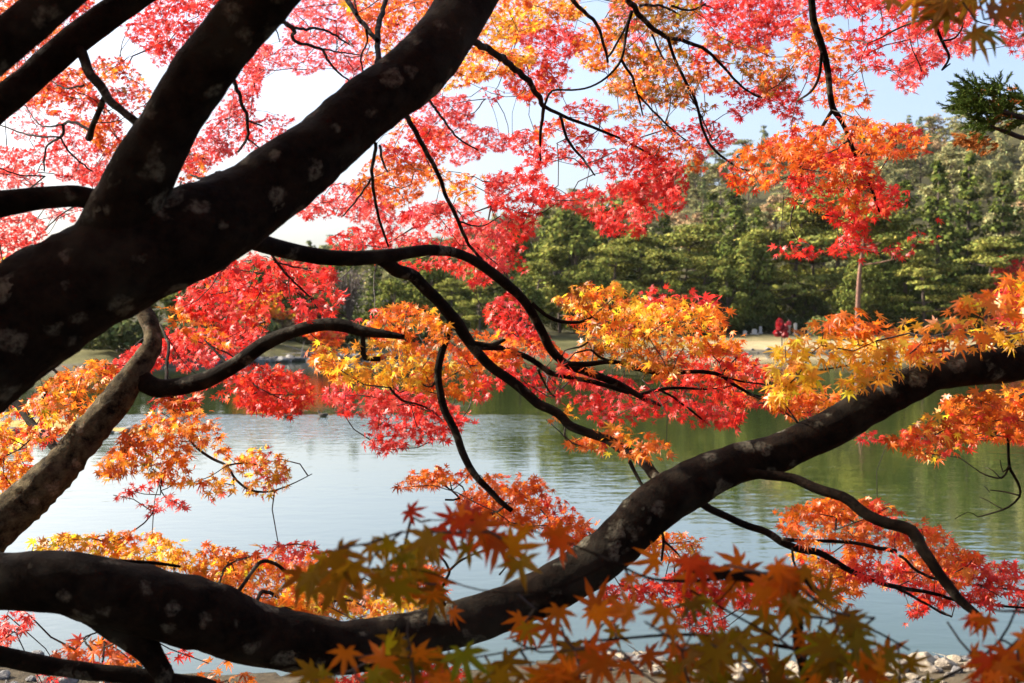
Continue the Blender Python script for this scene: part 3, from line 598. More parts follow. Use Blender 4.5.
# ------------------------------------------------------------------ maple leaves
PAL = {'R': (0.65, 0.034, 0.022), 'P': (0.78, 0.110, 0.095), 'O': (0.74, 0.185, 0.016), 'Y': (0.85, 0.49, 0.035), 'G': (0.24, 0.125, 0.010), 'D': (0.34, 0.012, 0.02), 'N': (0.16, 0.13, 0.02)}
def leaf_template(fine):
    lobes = [(-122, .40), (-82, .70), (-40, .92), (0, 1.0), (40, .92), (82, .70), (122, .40)]
    pts = [(0.0, -0.02, 0.0)]                                   # where the stalk meets the blade
    ring = []
    for i, (a, Ln) in enumerate(lobes):
        a = math.radians(a); c, s = math.sin(a), math.cos(a)
        def pl(rr, off): return (c * rr + s * off, s * rr - c * off)
        if i > 0:
            am = (a + math.radians(lobes[i - 1][0])) / 2; nr_ = 0.22 if i in (1, 6) else 0.29
            ring.append((math.sin(am) * nr_, math.cos(am) * nr_))
        if fine:
            w_ = 0.10 * (0.6 + 0.4 * Ln)
            ring += [pl(Ln * .62, -w_), pl(Ln * .80, -w_ * .5), pl(Ln * 1.06, 0), pl(Ln * .80, w_ * .5), pl(Ln * .62, w_)]
        else:
            ring += [pl(Ln * .60, -0.075), pl(Ln, 0), pl(Ln * .60, 0.075)]
    ring.append((0.0, -0.03))
    V = [(0, .03, 0.03)] + [(x, y, -0.16 * (x * x + y * y)) for x, y in ring]
    n = len(ring)
    F = [(0, 1 + (k + 1) % n, 1 + k) for k in range(n)]
    return np.array(V), np.array(F)
LT = {False: leaf_template(False), True: leaf_template(True)}
def leaves(P, L, cols, fine, face, droop, off):
    """P (N,3) leaf centres, L lengths, cols (N,3); face: pull of the blades towards up / viewer"""
    N = len(P); V0, F0 = LT[fine]
    n = rng.normal(0, 0.42, (N, 3)) + face
    n /= np.linalg.norm(n, axis=1)[:, None]
    t = rng.normal(0, 0.52, (N, 3)) + droop
    t -= n * (n * t).sum(1)[:, None]; t /= np.linalg.norm(t, axis=1)[:, None] + 1e-9
    s = np.cross(t, n)
    curl = rng.uniform(0.0, 3.4, N)[:, None, None]; fold = rng.uniform(-.15, .5, N)[:, None, None]
    v = V0[None].repeat(N, 0) * np.array([1, 1, 1])
    v[:, :, 0] *= rng.uniform(.82, 1.1, N)[:, None]
    z = v[:, :, 2:3] * curl + np.abs(v[:, :, 0:1]) * fold
    loc = v[:, :, 0:1] * s[:, None] + v[:, :, 1:2] * t[:, None] + z * n[:, None]
    W = P[:, None] + loc * L[:, None, None] - off
    k = len(V0)
    F = (F0[None] + (np.arange(N) * k)[:, None, None]).reshape(-1, 3)
    # leaf tips run a little redder / darker than the heart of the blade
    rad_ = np.linalg.norm(V0[:, :2], axis=1)
    tipk = 1 - 0.22 * rad_[None, :, None] * rng.uniform(0, 1, (N, 1, 1))
    c = cols[:, None] * tipk
    c = c * np.array([1, 1, 1]); c[:, :, 1] *= (1 - 0.25 * rad_[None] * rng.uniform(0, 1, (N, 1)))
    return W.reshape(-1, 3), F, c.reshape(-1, 3)
def inside(poly, q):
    x, y = q[:, 0], q[:, 1]; r = np.zeros(len(q), bool); n = len(poly)
    for i in range(n):
        x0, y0 = poly[i]; x1, y1 = poly[i - 1]
        c = ((y0 > y) != (y1 > y)) & (x < (x1 - x0) * (y - y0) / (y1 - y0 + 1e-9) + x0); r ^= c
    return r
def mixcols(spec, N, u, PAL=PAL):
    ks = [ch for ch in spec if ch.isalpha()]; ws = np.array([float(x) for x in ''.join(' ' if ch.isalpha() else ch for ch in spec).split()]); cum = np.cumsum(ws / ws.sum())
    # neighbouring leaves mostly share a colour: u is a smooth field in 0..1
    q = np.clip(u + rng.normal(0, .16, N), 0, .999); i = np.searchsorted(cum, q)
    c = np.array([PAL[ks[j]] for j in np.minimum(i, len(ks) - 1)])
    j = rng.uniform(0, 1, N)[:, None] * 0.35
    alt = np.array([PAL[ks[min(len(ks) - 1, max(0, a + random.choice((-1, 1))))]] for a in i])
    c = c * (1 - j) + alt * j
    c *= np.exp(rng.normal(0, .16, (N, 1))); c[:, 1] *= np.exp(rng.normal(0, .2, N))
    return np.clip(c, 0.004, 0.9)
def twig_mesh(edges):
    """edges [(p, q, r0, r1)] -> bent 4-sided tubes"""
    out = []
    for p, q, r0, r1 in edges:
        L = np.linalg.norm(q - p)
        if L < 1e-4: continue
        nseg = 5 if L > .15 else 3
        t = np.linspace(0, 1, nseg)
        b = rng.normal(0, 1, 3) * L * 0.09; b2 = rng.normal(0, 1, 3) * L * .04
        C = p + (q - p) * t[:, None] + b * np.sin(math.pi * t)[:, None] + b2 * np.sin(2 * math.pi * t)[:, None]
        out.append(tube(C, r0 + (r1 - r0) * t, 4, cap=False))
    return merge(out)
class Spray: pass
def plan_spray(poly, d, L):
    """coarse nodes that carry the leaf clumps, inside the outline and spread in depth"""
    Lp = L * FPX / d; sp = 3.0 * Lp if d > 1.6 else 1.7 * Lp
    lo, hi = poly.min(0), poly.max(0); pts = []
    for q in rng.uniform(lo - 2, hi + 2, (900, 2)):
        if inside(poly, q[None])[0] and all((q[0] - a) ** 2 + (q[1] - b) ** 2 > (sp * .72) ** 2 for a, b in pts): pts.append(q)
        if len(pts) > 70: break
    if not pts: pts = [poly.mean(0)]
    return np.array(pts), Lp, sp
def area(poly):
    x, y = poly[:, 0], poly[:, 1]; return abs(np.dot(x, np.roll(y, 1)) - np.dot(y, np.roll(x, 1))) / 2
def reseed(k):
    global rng
    rng = np.random.default_rng(k); random.seed(k)
def grow(tree, rows, seed=0):
    net = np.concatenate(tree.net); npar = [-1] * len(net)
    jobs = []
    for ri, r in enumerate(rows):
        reseed(seed + ri); poly = np.array(parse(r[4])); d, L, spec, dens = r[0], r[1] * (0.575 if r[0] > 2.4 else 0.78 if r[0] > 1.6 else 0.96), r[2], r[3]
        pts, Lp, sp = plan_spray(poly, d, L)
        cy = poly[:, 1].mean()
        dd = rng.normal(0, .055, len(pts)).clip(-.12, .12) + (cy - pts[:, 1]) / FPX * (1.1 if cy > 325 else -0.5) * 0.6
        W = np.array([at(q[0], q[1], d * (1 + e)) for q, e in zip(pts, dd)])
        jobs.append((W, poly, d, L, Lp, sp, spec, dens))
    todo = list(range(len(jobs)))
    while todo:
        # next: the spray closest to what has already grown
        best = min(todo, key=lambda j: np.min(np.linalg.norm(net[None] - jobs[j][0][:: max(1, len(jobs[j][0]) // 8)][:, None], axis=2)))
        todo.remove(best); reseed(seed + 500 + best); W, poly, d, L, Lp, sp, spec, dens = jobs[best]
        N = len(W); D = np.linalg.norm(W[:, None] - net[None], axis=2); near = D.argmin(1); cost = D.min(1)
        par = [('n', int(k)) for k in near]; path = np.zeros(N); done = np.zeros(N, bool); order = []
        for _ in range(N):
            c = np.where(done, 1e9, cost); k = int(c.argmin()); done[k] = True; order.append(k)
            p = net[par[k][1]] if par[k][0] == 'n' else W[par[k][1]]
            path[k] = np.linalg.norm(W[k] - p) + (path[par[k][1]] if par[k][0] == 'w' else 0)
            nd = np.linalg.norm(W - W[k], axis=1) + 0.22 * path[k]
            upd = (~done) & (nd < cost); cost[upd] = nd[upd]
            for q in np.where(upd)[0]: par[q] = ('w', k)
        kids = np.ones(N)
        for k in reversed(order):
            if par[k][0] == 'w': kids[par[k][1]] += kids[k]
        edges = []
        px1 = d / FPX                                   # one pixel in metres there
        for k in order:
            p = net[par[k][1]] if par[k][0] == 'n' else W[par[k][1]]
            r0 = min(0.0035, 0.0009 * math.sqrt(kids[k]) + .0005)
            edges.append((p, W[k], r0, max(.0006, r0 * .7)))
        # leaf clumps round the nodes and along the twigs
        nleaf = max(8, int((7.5 if d > 1.6 else 4.6) * dens * area(poly) / Lp ** 2))
        pick = rng.integers(0, N, nleaf); al = rng.uniform(0.35, 1, nleaf)
        par_p = np.array([net[p[1]] if p[0] == 'n' else W[p[1]] for p in par])
        seg = par_p[pick] - W[pick]; sl = np.linalg.norm(seg, axis=1)[:, None]
        seg = seg * np.minimum(1, (sp * px1 * 1.2) / (sl + 1e-9))
        P = W[pick] + seg * (1 - al)[:, None] * .8 + rng.normal(0, sp * px1 * .36, (nleaf, 3)) * np.array([1.05, 1.0, .8])
        # leaves far outside the outline fall back inside
        rel = P - CAM; dep = rel @ FWD; qx = 512 + FPX * (rel @ RGT) / dep; qy = 341.5 - FPX * (rel @ UPV) / dep
        cen = poly.mean(0); grown = cen + (poly - cen) * (1 + 0.5 * Lp / (np.abs(poly - cen).max() + 1))
        ok = inside(grown, np.stack([qx, qy], 1)); P = P[ok] if ok.sum() > 4 else P; nleaf = len(P)
        u = np.array([mnoise.noise(Vector(p) * (2.2 / d * 3) + Vector((best * 3.1, 0, 0))) for p in P]) * 0.95 + .5
        cols = mixcols(spec, nleaf, u)
        if tree is C_: cols = mixcols(spec, nleaf, u, {'R': (.48, .055, .007), 'O': (.46, .120, .005), 'G': (.21, .145, .005), 'N': (.12, .11, .012), 'D': (.36, .03, .012)})  # own darker palette: olive and orange leaves with their shade put into the colour
        Ls = L * rng.uniform(.62, 1.18, nleaf)
        outw = (P - W.mean(0)); outw /= np.linalg.norm(outw, axis=1)[:, None] + 1e-6
        droop = outw * .55 + np.array([0.1, -.05, -0.75 if d > 1.6 else -1.0])
        face = np.array([-.1, -0.30, 0.55]) if d > 1.6 else np.array([0.0, -1.1, 0.25])
        lv, lf, lc = leaves(P, Ls, cols, Lp > 17, face, droop, tree.o)
        tv, tf = twig_mesh(edges)
        me_v = np.concatenate([lv, tv - tree.o]); k0 = len(lv)
        tf3 = np.concatenate([tf[:, [0, 1, 2]], tf[:, [0, 2, 3]]]) + k0
        fc = np.concatenate([lf, tf3]); mi = np.concatenate([np.zeros(len(lf)), np.ones(len(tf3))])
        cc = np.concatenate([lc, np.full((len(tv), 3), .03)])
        mesh('leaf_spray', me_v, fc, [M_NEARLEAF if tree is C_ else M_LEAF, M_TWIG], tree.root, mi=mi, col=cc)
        net = np.concatenate([net, W])
# rows: distance, leaf length, colours, density, outline in pixels
RA = [
(6.0,.030,'R5O5',1,'-30,70 10,30 60,0 100,-10 88,18 60,48 0,98 -30,110'),
(5.0,.030,'O7R3',1,'-20,-20 30,-20 20,8 0,20 -20,30'),
(5.0,.034,'R5O5',1.35,'22,98 40,78 72,60 85,70 100,100 120,120 128,130 118,150 110,160 85,130 55,115 35,108'),
(6.5,.032,'P6R4',.85,'-10,142 30,150 60,122 90,135 114,160 105,186 60,182 40,162 10,176 -10,182'),
(7.0,.030,'P8R2',.45,'5,115 30,100 50,120 45,140 15,140'),
(4.5,.034,'O4R5G1',1.0,'92,66 105,55 125,60 140,76 152,94 142,115 125,112 105,90'),
(4.6,.034,'R8P2',1.25,'122,26 150,0 230,-10 212,20 185,48 166,66 150,52 140,44 128,36'),
(6.0,.032,'P7R3',.8,'140,44 166,60 186,46 160,68 148,60'),
(6.0,.032,'P6R4',1.1,'-20,222 25,212 45,224 44,240 30,256 0,268 -20,272'),
(6.0,.030,'P8R2',.6,'40,206 88,208 72,222 48,218'),
(3.5,.034,'Y7G3',1.1,'-20,262 4,260 22,254 12,272 0,282 -20,290'),
(6.0,.030,'P7R3',.9,'-20,166 44,170 42,186 -10,190'),
(5.5,.030,'R7P3',.9,'74,168 112,168 102,190 84,186'),
(5.5,.032,'P6R4',1.0,'178,168 192,145 216,110 236,80 256,46 262,80 252,130 236,156 206,172 190,176'),
(4.6,.034,'O6R4',1.1,'176,174 190,148 206,156 204,174'),
(4.6,.034,'O7R3',.8,'176,178 200,172 218,184 184,188'),
(5.5,.032,'R5P4O1',.8,'240,124 272,114 294,118 284,138 262,148 246,152'),
(5.8,.032,'P8R2',.75,'285,20 300,-5 345,-5 368,20 368,56 352,76 330,66 300,76 284,68 265,74 256,60 264,46 280,42'),
(5.8,.032,'P7R3',.9,'250,40 272,46 262,80 250,96 244,70'),
(6.0,.032,'P8R2',.5,'340,60 366,58 362,84 345,80'),
(4.8,.034,'O6R3Y1',1.1,'338,-10 448,-10 402,46 372,72 362,54 352,22'),
(2.6,.040,'Y6O2G2',1.0,'335,-8 358,-8 364,16 352,16'),
(4.5,.034,'O7Y3',1.35,'470,30 500,-10 575,-10 588,12 570,22 530,30 505,52 475,62'),
(4.3,.034,'O7Y3',1.35,'440,92 458,62 480,44 512,50 540,46 530,66 512,72 490,78 462,86'),
(4.6,.034,'O5R5',1.2,'505,55 535,50 575,70 560,80 546,86 530,100 515,95 500,84'),
(5.2,.034,'R5P5',1.1,'512,20 545,18 585,28 580,54 560,60 530,52 510,40'),
(5.2,.032,'R4P6',1.0,'420,94 442,92 465,96 475,110 470,124 495,128 514,142 505,150 488,150 475,160 455,165 442,150 425,135 410,120'),
(4.4,.034,'O7R3',1.1,'380,150 408,114 430,124 445,140 440,165 420,175 400,166 386,162'),
(4.6,.034,'O5R5',1.1,'350,186 376,155 400,160 438,168 426,186 416,200 395,212 376,204'),
(4.6,.032,'R6P4',1.0,'298,214 330,184 352,184 382,196 402,215 396,236 380,246 346,216 312,222'),
(3.9,.034,'O7Y3',1.1,'425,178 442,168 482,178 476,196 464,206 448,192'),
(5.0,.032,'P6D2R2',.8,'478,86 505,92 500,98 490,106 482,98'),
(3.6,.034,'R9P1',1.2,'328,240 356,226 396,240 398,252 360,254 334,250'),
(4.4,.035,'O5Y3R2',1.2,'575,28 610,18 626,44 616,66 590,70 575,52'),
(4.6,.034,'R6O4',1.0,'512,94 540,88 562,74 576,80 556,102 526,104'),
(3.9,.036,'G5O4R1',1.15,'606,-10 690,-10 700,14 690,42 660,40 640,28 622,40 610,20'),
(3.8,.036,'G6O4',1.2,'612,48 640,40 668,44 690,58 700,76 690,96 650,100 612,94 608,78 622,58'),
(3.8,.036,'G6O3Y1',.85,'600,90 622,76 652,66 682,76 692,96 682,110 655,100 625,98'),
(4.0,.036,'G5R3O2',.8,'655,104 680,100 716,104 706,113 680,111'),
(5.5,.034,'P8R2',.9,'608,6 640,-8 652,58 690,80 642,66 625,32'),
(4.6,.036,'R6P3O1',1.1,'690,-10 750,-10 770,24 768,52 742,50 702,36'),
(4.6,.036,'R5P3O2',1.1,'746,-10 820,-10 816,28 800,32 786,46 768,40 752,20'),
(4.2,.036,'R6O4',1.1,'690,48 710,44 726,60 736,86 710,92 694,80'),
(4.4,.036,'R8D2',.95,'713,86 740,80 768,84 768,102 750,112 740,119 730,112 724,98'),
(3.8,.037,'O5G3R2',1.15,'700,36 735,40 768,48 800,68 790,96 766,95 746,78 736,62'),
(4.2,.035,'R6O4',1.0,'563,106 590,99 608,108 606,120 586,123 570,116'),
(3.9,.036,'G6O4',.8,'598,114 620,107 640,102 666,118 666,129 640,121 614,122'),
(4.0,.035,'O5R5',1.05,'604,130 640,122 670,130 700,154 706,168 680,172 642,150 612,143'),
(4.6,.034,'P6R4',.7,'668,128 700,118 720,124 736,140 716,152 700,162 688,150'),
(4.2,.035,'O5R5',.95,'530,124 560,119 592,135 582,151 560,151 534,141'),
(4.2,.035,'R7P3',1.1,'510,134 532,126 552,150 600,150 640,148 664,170 636,186 600,174 562,158 535,172 514,160'),
(3.9,.035,'R9P1',1.3,'512,165 545,174 562,196 592,188 640,178 664,180 684,200 686,216 652,222 640,236 602,234 590,216 566,206 545,206'),
(4.0,.035,'R9D1',1.2,'640,150 682,164 690,196 662,202 636,188'),
(4.2,.035,'R6P4',1.1,'488,172 524,178 542,205 536,226 522,252 502,272 490,272 498,226 486,200'),
(3.9,.035,'R9',.9,'510,254 528,258 526,274 512,276'),
(3.8,.035,'R6P4',1.15,'402,212 430,202 470,206 500,226 512,246 508,268 490,276 476,262 450,252 420,252 398,240'),
(3.6,.035,'R8P2',1.1,'436,254 470,262 492,280 474,286 446,276 430,266'),
(3.6,.035,'R7P3',1.0,'376,258 430,262 426,276 404,271 385,270'),
(3.4,.035,'R9P1',1.2,'490,300 512,290 527,302 542,332 560,350 530,346 500,332 484,316'),
(3.3,.035,'R5O5',1.1,'500,330 542,336 566,352 590,346 560,318 602,310 642,338 606,350 575,362 530,352 510,344'),
(3.0,.035,'O5R5',1.2,'722,168 746,148 766,145 792,145 802,155 796,166 768,186 745,192 730,182'),
(2.95,.034,'O6R4',1.3,'766,140 800,124 822,118 850,117 886,118 916,130 937,151 914,156 880,162 850,160 820,162 800,172 784,152'),
(3.0,.034,'R8O2',1.25,'800,166 822,156 852,150 872,165 884,186 890,200 884,216 860,236 840,226 820,206 800,196 790,182'),
(3.0,.034,'R8O2',1.0,'783,196 810,200 826,216 820,217 798,206'),
(3.0,.034,'R10',1.1,'876,190 900,184 911,195 906,206 884,210'),
(3.0,.034,'R10',1.2,'775,247 800,240 819,250 816,260 780,256'),
(3.0,.034,'R10',1.2,'830,252 850,226 870,238 873,250 858,260 840,258'),
(3.0,.034,'R10',1.1,'868,250 900,242 913,252 908,259 884,254'),
(3.0,.034,'R10',1.0,'911,222 922,221 922,231 913,229'),
(4.2,.036,'R6P4',1.1,'818,-10 882,-10 892,14 862,21 840,16 822,20'),
(4.0,.036,'R8D2',1.1,'843,36 870,24 892,30 880,50 897,66 880,72 860,62 845,52'),
(4.0,.036,'R7P3',1.15,'888,-8 960,-8 976,8 965,30 974,50 960,56 935,63 925,72 908,62 893,46 884,20'),
(3.8,.036,'R9P1',1.2,'893,66 925,60 924,86 906,95 896,82'),
(3.4,.037,'O7G1R2',1.15,'798,20 830,22 850,42 850,60 868,68 850,72 828,66 800,62 786,60 794,40'),
(3.3,.037,'O8R2',1.2,'813,80 840,78 858,86 872,94 866,106 842,109 815,106'),
(3.8,.036,'R8O2',1.0,'798,60 830,66 856,76 846,86 815,82 800,76'),
(4.2,.036,'R8P2',1.1,'766,76 790,80 804,100 797,126 785,128 776,112 766,102'),
(4.0,.036,'R6P4',1.0,'990,16 1040,10 1040,60 1012,52'),
(1.35,.040,'G8O1N1',1.1,'878,-30 960,-30 1060,-30 1060,30 1024,34 1004,24 980,20 940,10 900,8 882,8'),
(1.35,.040,'G8N2',1.1,'972,6 984,20 980,36 970,28'),
(1.35,.040,'G8N2',1.1,'1005,20 1050,10 1050,62 1010,46'),
(3.1,.035,'R8P2',1.2,'205,272 255,248 292,260 332,270 346,294 343,304 300,290 270,300 240,290'),
(3.0,.035,'R7P3',1.1,'278,306 310,297 332,304 337,315 320,326 300,322 284,312'),
(3.3,.035,'R7P2O1',1.2,'190,272 225,262 262,298 268,326 230,332 200,322 178,302'),
(3.0,.036,'O8Y2',1.1,'160,306 182,308 212,325 232,345 200,346 172,326'),
(3.8,.034,'R7P3',1.1,'166,328 230,330 266,330 252,345 222,366 180,370 163,350'),
(2.75,.035,'R9P1',1.2,'635,296 656,286 682,290 668,302 640,306'),
(2.75,.035,'R9P1',1.2,'678,292 706,289 722,298 727,310 690,304'),
(2.75,.036,'Y7O2G1',1.35,'556,297 576,287 602,281 632,290 652,305 662,326 642,341 610,346 590,341 574,326 584,315 564,305'),
(2.8,.036,'Y5O5',1.35,'638,302 690,300 726,310 742,331 736,352 700,356 660,346 643,326'),
]
RA2 = [
(2.75,.036,'Y5O4G1',1.2,'586,340 640,340 668,355 682,375 660,380 630,366 600,362 580,354'),
(3.1,.035,'O5R5',1.25,'656,345 732,345 768,366 772,386 736,388 690,372'),
(3.1,.035,'R8O2',1.2,'640,362 690,372 742,392 758,402 736,420 700,400 655,382'),
(3.2,.035,'R8P2',1.3,'558,366 602,372 650,384 700,400 738,412 736,430 706,425 690,426 662,416 640,400 600,392 570,382'),
(3.2,.035,'R7P3',1.3,'592,394 640,400 660,415 648,426 616,421 598,410'),
(3.3,.035,'D4R6',1.2,'556,392 596,398 612,412 604,426 580,412 560,402'),
(3.2,.035,'R8D2',1.1,'510,360 545,368 562,390 550,397 530,391 512,376'),
(2.9,.035,'O7R3',1.1,'553,366 592,370 594,382 560,379'),
(2.6,.035,'O7Y2R1',1.3,'546,440 575,440 602,430 622,425 652,435 672,447 676,456 655,461 640,456 620,456 602,453'),
(2.6,.034,'O6Y4',.9,'544,420 560,405 576,410 581,419 560,422'),
(2.7,.036,'Y6O4',1.35,'306,357 320,340 352,344 392,340 432,355 440,372 400,385 372,386 342,391 335,376 317,366'),
(2.75,.036,'O8Y2',1.25,'368,320 400,304 432,310 447,326 442,352 410,352 376,342'),
(2.8,.036,'O6Y3R1',1.25,'432,352 470,360 482,396 466,400 442,396 405,388'),
(3.2,.035,'R8P2',1.1,'350,322 376,307 392,310 386,323 360,326'),
(2.8,.036,'O8R2',1.2,'450,336 490,330 513,345 522,361 482,372 456,357'),
(3.2,.035,'R7P3',1.2,'322,392 345,378 382,385 412,392 397,406 376,416 340,413'),
(3.2,.035,'R8P2',1.2,'394,390 442,398 471,410 472,426 450,441 420,441 404,436 398,416'),
(3.2,.035,'P5R5',1.15,'366,425 386,418 404,425 402,446 380,453 367,449'),
(3.3,.035,'R8P2',1.1,'460,352 512,350 515,372 486,398 470,396'),
(3.2,.035,'R8P2',1.0,'316,395 336,391 332,401'),
]
RB = [
(3.6,.035,'R6P4',2.0,'98,372 140,345 168,338 167,366 140,372 115,392'),
(3.0,.035,'R8O2',1.50,'194,386 232,372 272,365 302,375 318,401 300,417 260,417 235,402 208,396'),
(2.9,.036,'Y4O5G1',1.50,'15,412 60,374 100,358 126,370 116,396 100,416 85,426 60,411'),
(2.9,.036,'O6Y3R1',1.38,'-20,422 14,405 46,400 62,431 40,446 20,446 -20,440'),
(2.9,.036,'O6Y3R1',1.44,'-20,446 26,445 31,470 30,481 10,494 -20,492'),
(2.9,.036,'Y5O5',1.08,'55,405 90,410 100,430 70,432'),
(2.7,.037,'O5Y3G2',1.38,'135,418 152,412 180,430 191,452 191,472 178,486 160,481 140,471 110,480 97,468 118,445'),
(2.8,.035,'R7P3',1.32,'140,480 166,470 160,486 140,491 125,498 111,496'),
(2.8,.035,'P8R2',1.14,'138,506 165,496 189,505 184,511 165,509 146,516 136,516'),
(2.8,.036,'O6Y3R1',1.32,'165,400 200,405 216,416 227,442 230,462 215,452 190,441 174,421'),
(3.0,.035,'R6O4',1.32,'148,395 175,385 202,395 190,411 160,412'),
(2.7,.035,'O5Y4P1',1.32,'188,482 210,475 229,464 232,491 210,498 192,491'),
(2.7,.035,'O5P3Y2',1.32,'233,462 256,449 276,450 286,470 289,486 270,496 250,491 240,476'),
(2.2,.036,'Y10',1.62,'772,362 786,345 806,336 842,334 862,346 850,364 830,372 802,392 776,400 768,378'),
(2.15,.036,'Y8O2',1.56,'838,345 870,332 902,334 928,346 940,356 900,371 870,386 848,399 844,380'),
(2.2,.036,'O7G2Y1',1.56,'798,332 830,318 862,311 906,320 932,341 900,347 860,337 830,335'),
(2.5,.036,'O6Y3R1',1.56,'768,395 802,388 845,385 841,401 820,411 790,416 774,409'),
(2.1,.037,'O6Y3G1',1.56,'890,352 920,335 942,315 972,294 1002,284 1050,260 1050,342 985,346 940,357'),
(2.3,.036,'R6P4',1.32,'983,302 1010,289 1040,290 1040,318 1015,322 995,316'),
(2.5,.036,'O6Y3R1',1.44,'936,400 955,392 1050,380 1050,420 1000,432 970,426 950,416'),
(2.5,.035,'O6R2Y2',1.50,'888,441 915,425 940,409 972,415 987,431 965,451 940,458 920,456 900,451'),
(2.6,.036,'R6O4',1.44,'953,415 985,404 1050,400 1050,446 1005,441 975,441'),
(3.2,.035,'R8O2',1.20,'850,437 880,430 891,440 866,445'),
(2.9,.035,'R7O3',1.20,'748,396 790,390 832,400 802,416 770,412'),
(2.6,.035,'O7R3',1.44,'776,512 820,499 870,499 902,510 932,525 900,540 850,535 810,545 783,531'),
(2.7,.035,'R5O5',1.44,'850,535 902,538 935,524 962,545 1002,560 1050,570 1050,592 960,587 900,572 850,562'),
(2.8,.035,'R8O1P1',1.38,'813,548 862,560 920,578 980,588 1050,592 1050,612 970,606 935,606 905,624 898,616 918,597 870,582 828,576'),
(2.6,.035,'O6Y2R2',1.38,'790,546 830,563 862,585 861,602 830,606 803,592'),
(3.0,.034,'O5R5',1.50,'394,488 415,472 440,465 472,470 470,479 440,486 420,488'),
(2.9,.034,'O7R3',1.50,'458,500 490,477 516,474 542,480 562,500 582,515 599,526 586,536 570,552 555,542 520,526 490,521 470,511'),
(2.6,.034,'O6Y2R2',1.44,'638,541 665,529 692,530 702,546 680,556 655,562'),
(2.7,.034,'R6O4',1.44,'602,591 640,574 690,574 772,580 772,612 700,602 640,602 610,602'),
(2.7,.034,'R5O5',1.32,'658,600 722,600 722,642 690,627 665,612'),
(2.6,.035,'Y5O5',1.56,'26,546 50,534 100,534 150,529 166,540 200,542 252,555 258,576 220,582 170,567 110,562 60,552'),
(2.5,.035,'Y5O5',1.62,'180,576 220,570 262,558 312,572 340,590 330,612 290,614 250,602 210,587'),
(2.7,.035,'O5R2P3',1.44,'256,550 285,543 318,544 336,560 350,585 330,590 290,575 262,566'),
(2.5,.035,'Y7O3',1.68,'288,592 340,580 380,585 422,590 442,605 402,617 330,619 282,614'),
(2.6,.035,'O5R3Y2',1.32,'398,560 442,570 442,602 400,602 380,590'),
(2.4,.034,'O5P4Y1',1.32,'58,656 85,638 112,640 147,660 141,672 95,670'),
(2.5,.034,'P7R3',1.32,'-20,612 22,612 37,619 20,631 8,642 -20,650'),
(2.4,.034,'O8',1.32,'117,625 152,634 149,641 128,636'),
(2.5,.034,'R6P4',1.20,'162,660 178,644 189,654 170,664'),
(2.3,.034,'O6Y3R1',1.32,'198,676 215,654 237,665 256,690 205,690'),
(2.5,.034,'P5R5',1.20,'33,690 40,674 62,676 62,690'),
(2.5,.034,'R5O5',1.20,'320,700 362,664 462,664 470,700'),
]
RC = [
(1.15,.032,'O6R3D1',1.05,'410,510 440,500 500,505 552,532 560,545 530,548 500,540 440,528 405,525'),
(1.13,.033,'G5O5',1.15,'392,528 430,530 500,545 545,560 530,566 470,556 420,545 398,545'),
(1.12,.034,'G6O3N1',1.15,'305,580 335,545 382,535 422,548 440,575 440,606 400,622 385,602 350,590'),
(1.12,.034,'G5O5',1.0,'415,580 445,590 442,620 412,612'),
(1.12,.034,'G5O4N1',.95,'296,690 312,662 352,652 402,645 430,665 430,700 300,700'),
(1.1,.033,'O6G4',.95,'372,640 402,628 440,640 500,660 512,690 450,692 400,670'),
(1.12,.032,'O6G3R1',1.1,'506,626 540,606 590,606 617,626 612,642 570,647 530,637'),
(1.1,.033,'O5G5',.95,'516,690 530,666 580,646 640,652 680,642 700,665 690,700 520,700'),
(1.1,.033,'G5O5',.95,'668,650 720,650 762,640 770,700 680,700'),
(1.16,.032,'O6R3G1',1.2,'604,572 640,560 690,556 732,558 730,582 690,590 640,582'),
(1.16,.032,'O6G2R2',1.2,'720,562 770,560 800,566 800,590 770,602 730,600'),
(1.14,.032,'O6G3R1',1.0,'620,616 640,597 682,592 722,610 742,630 702,640 650,630'),
(1.12,.034,'G5O5',1.0,'756,622 790,602 852,606 892,626 890,650 830,660 770,650'),
(1.12,.034,'G5O5',.95,'752,660 800,655 860,650 922,655 940,700 760,700'),
(1.14,.032,'O6R3G1',1.1,'944,622 990,608 1060,606 1060,650 1000,650 960,640'),
(1.12,.033,'R4O4G2',1.0,'980,655 1060,650 1060,700 985,700 960,680'),
]
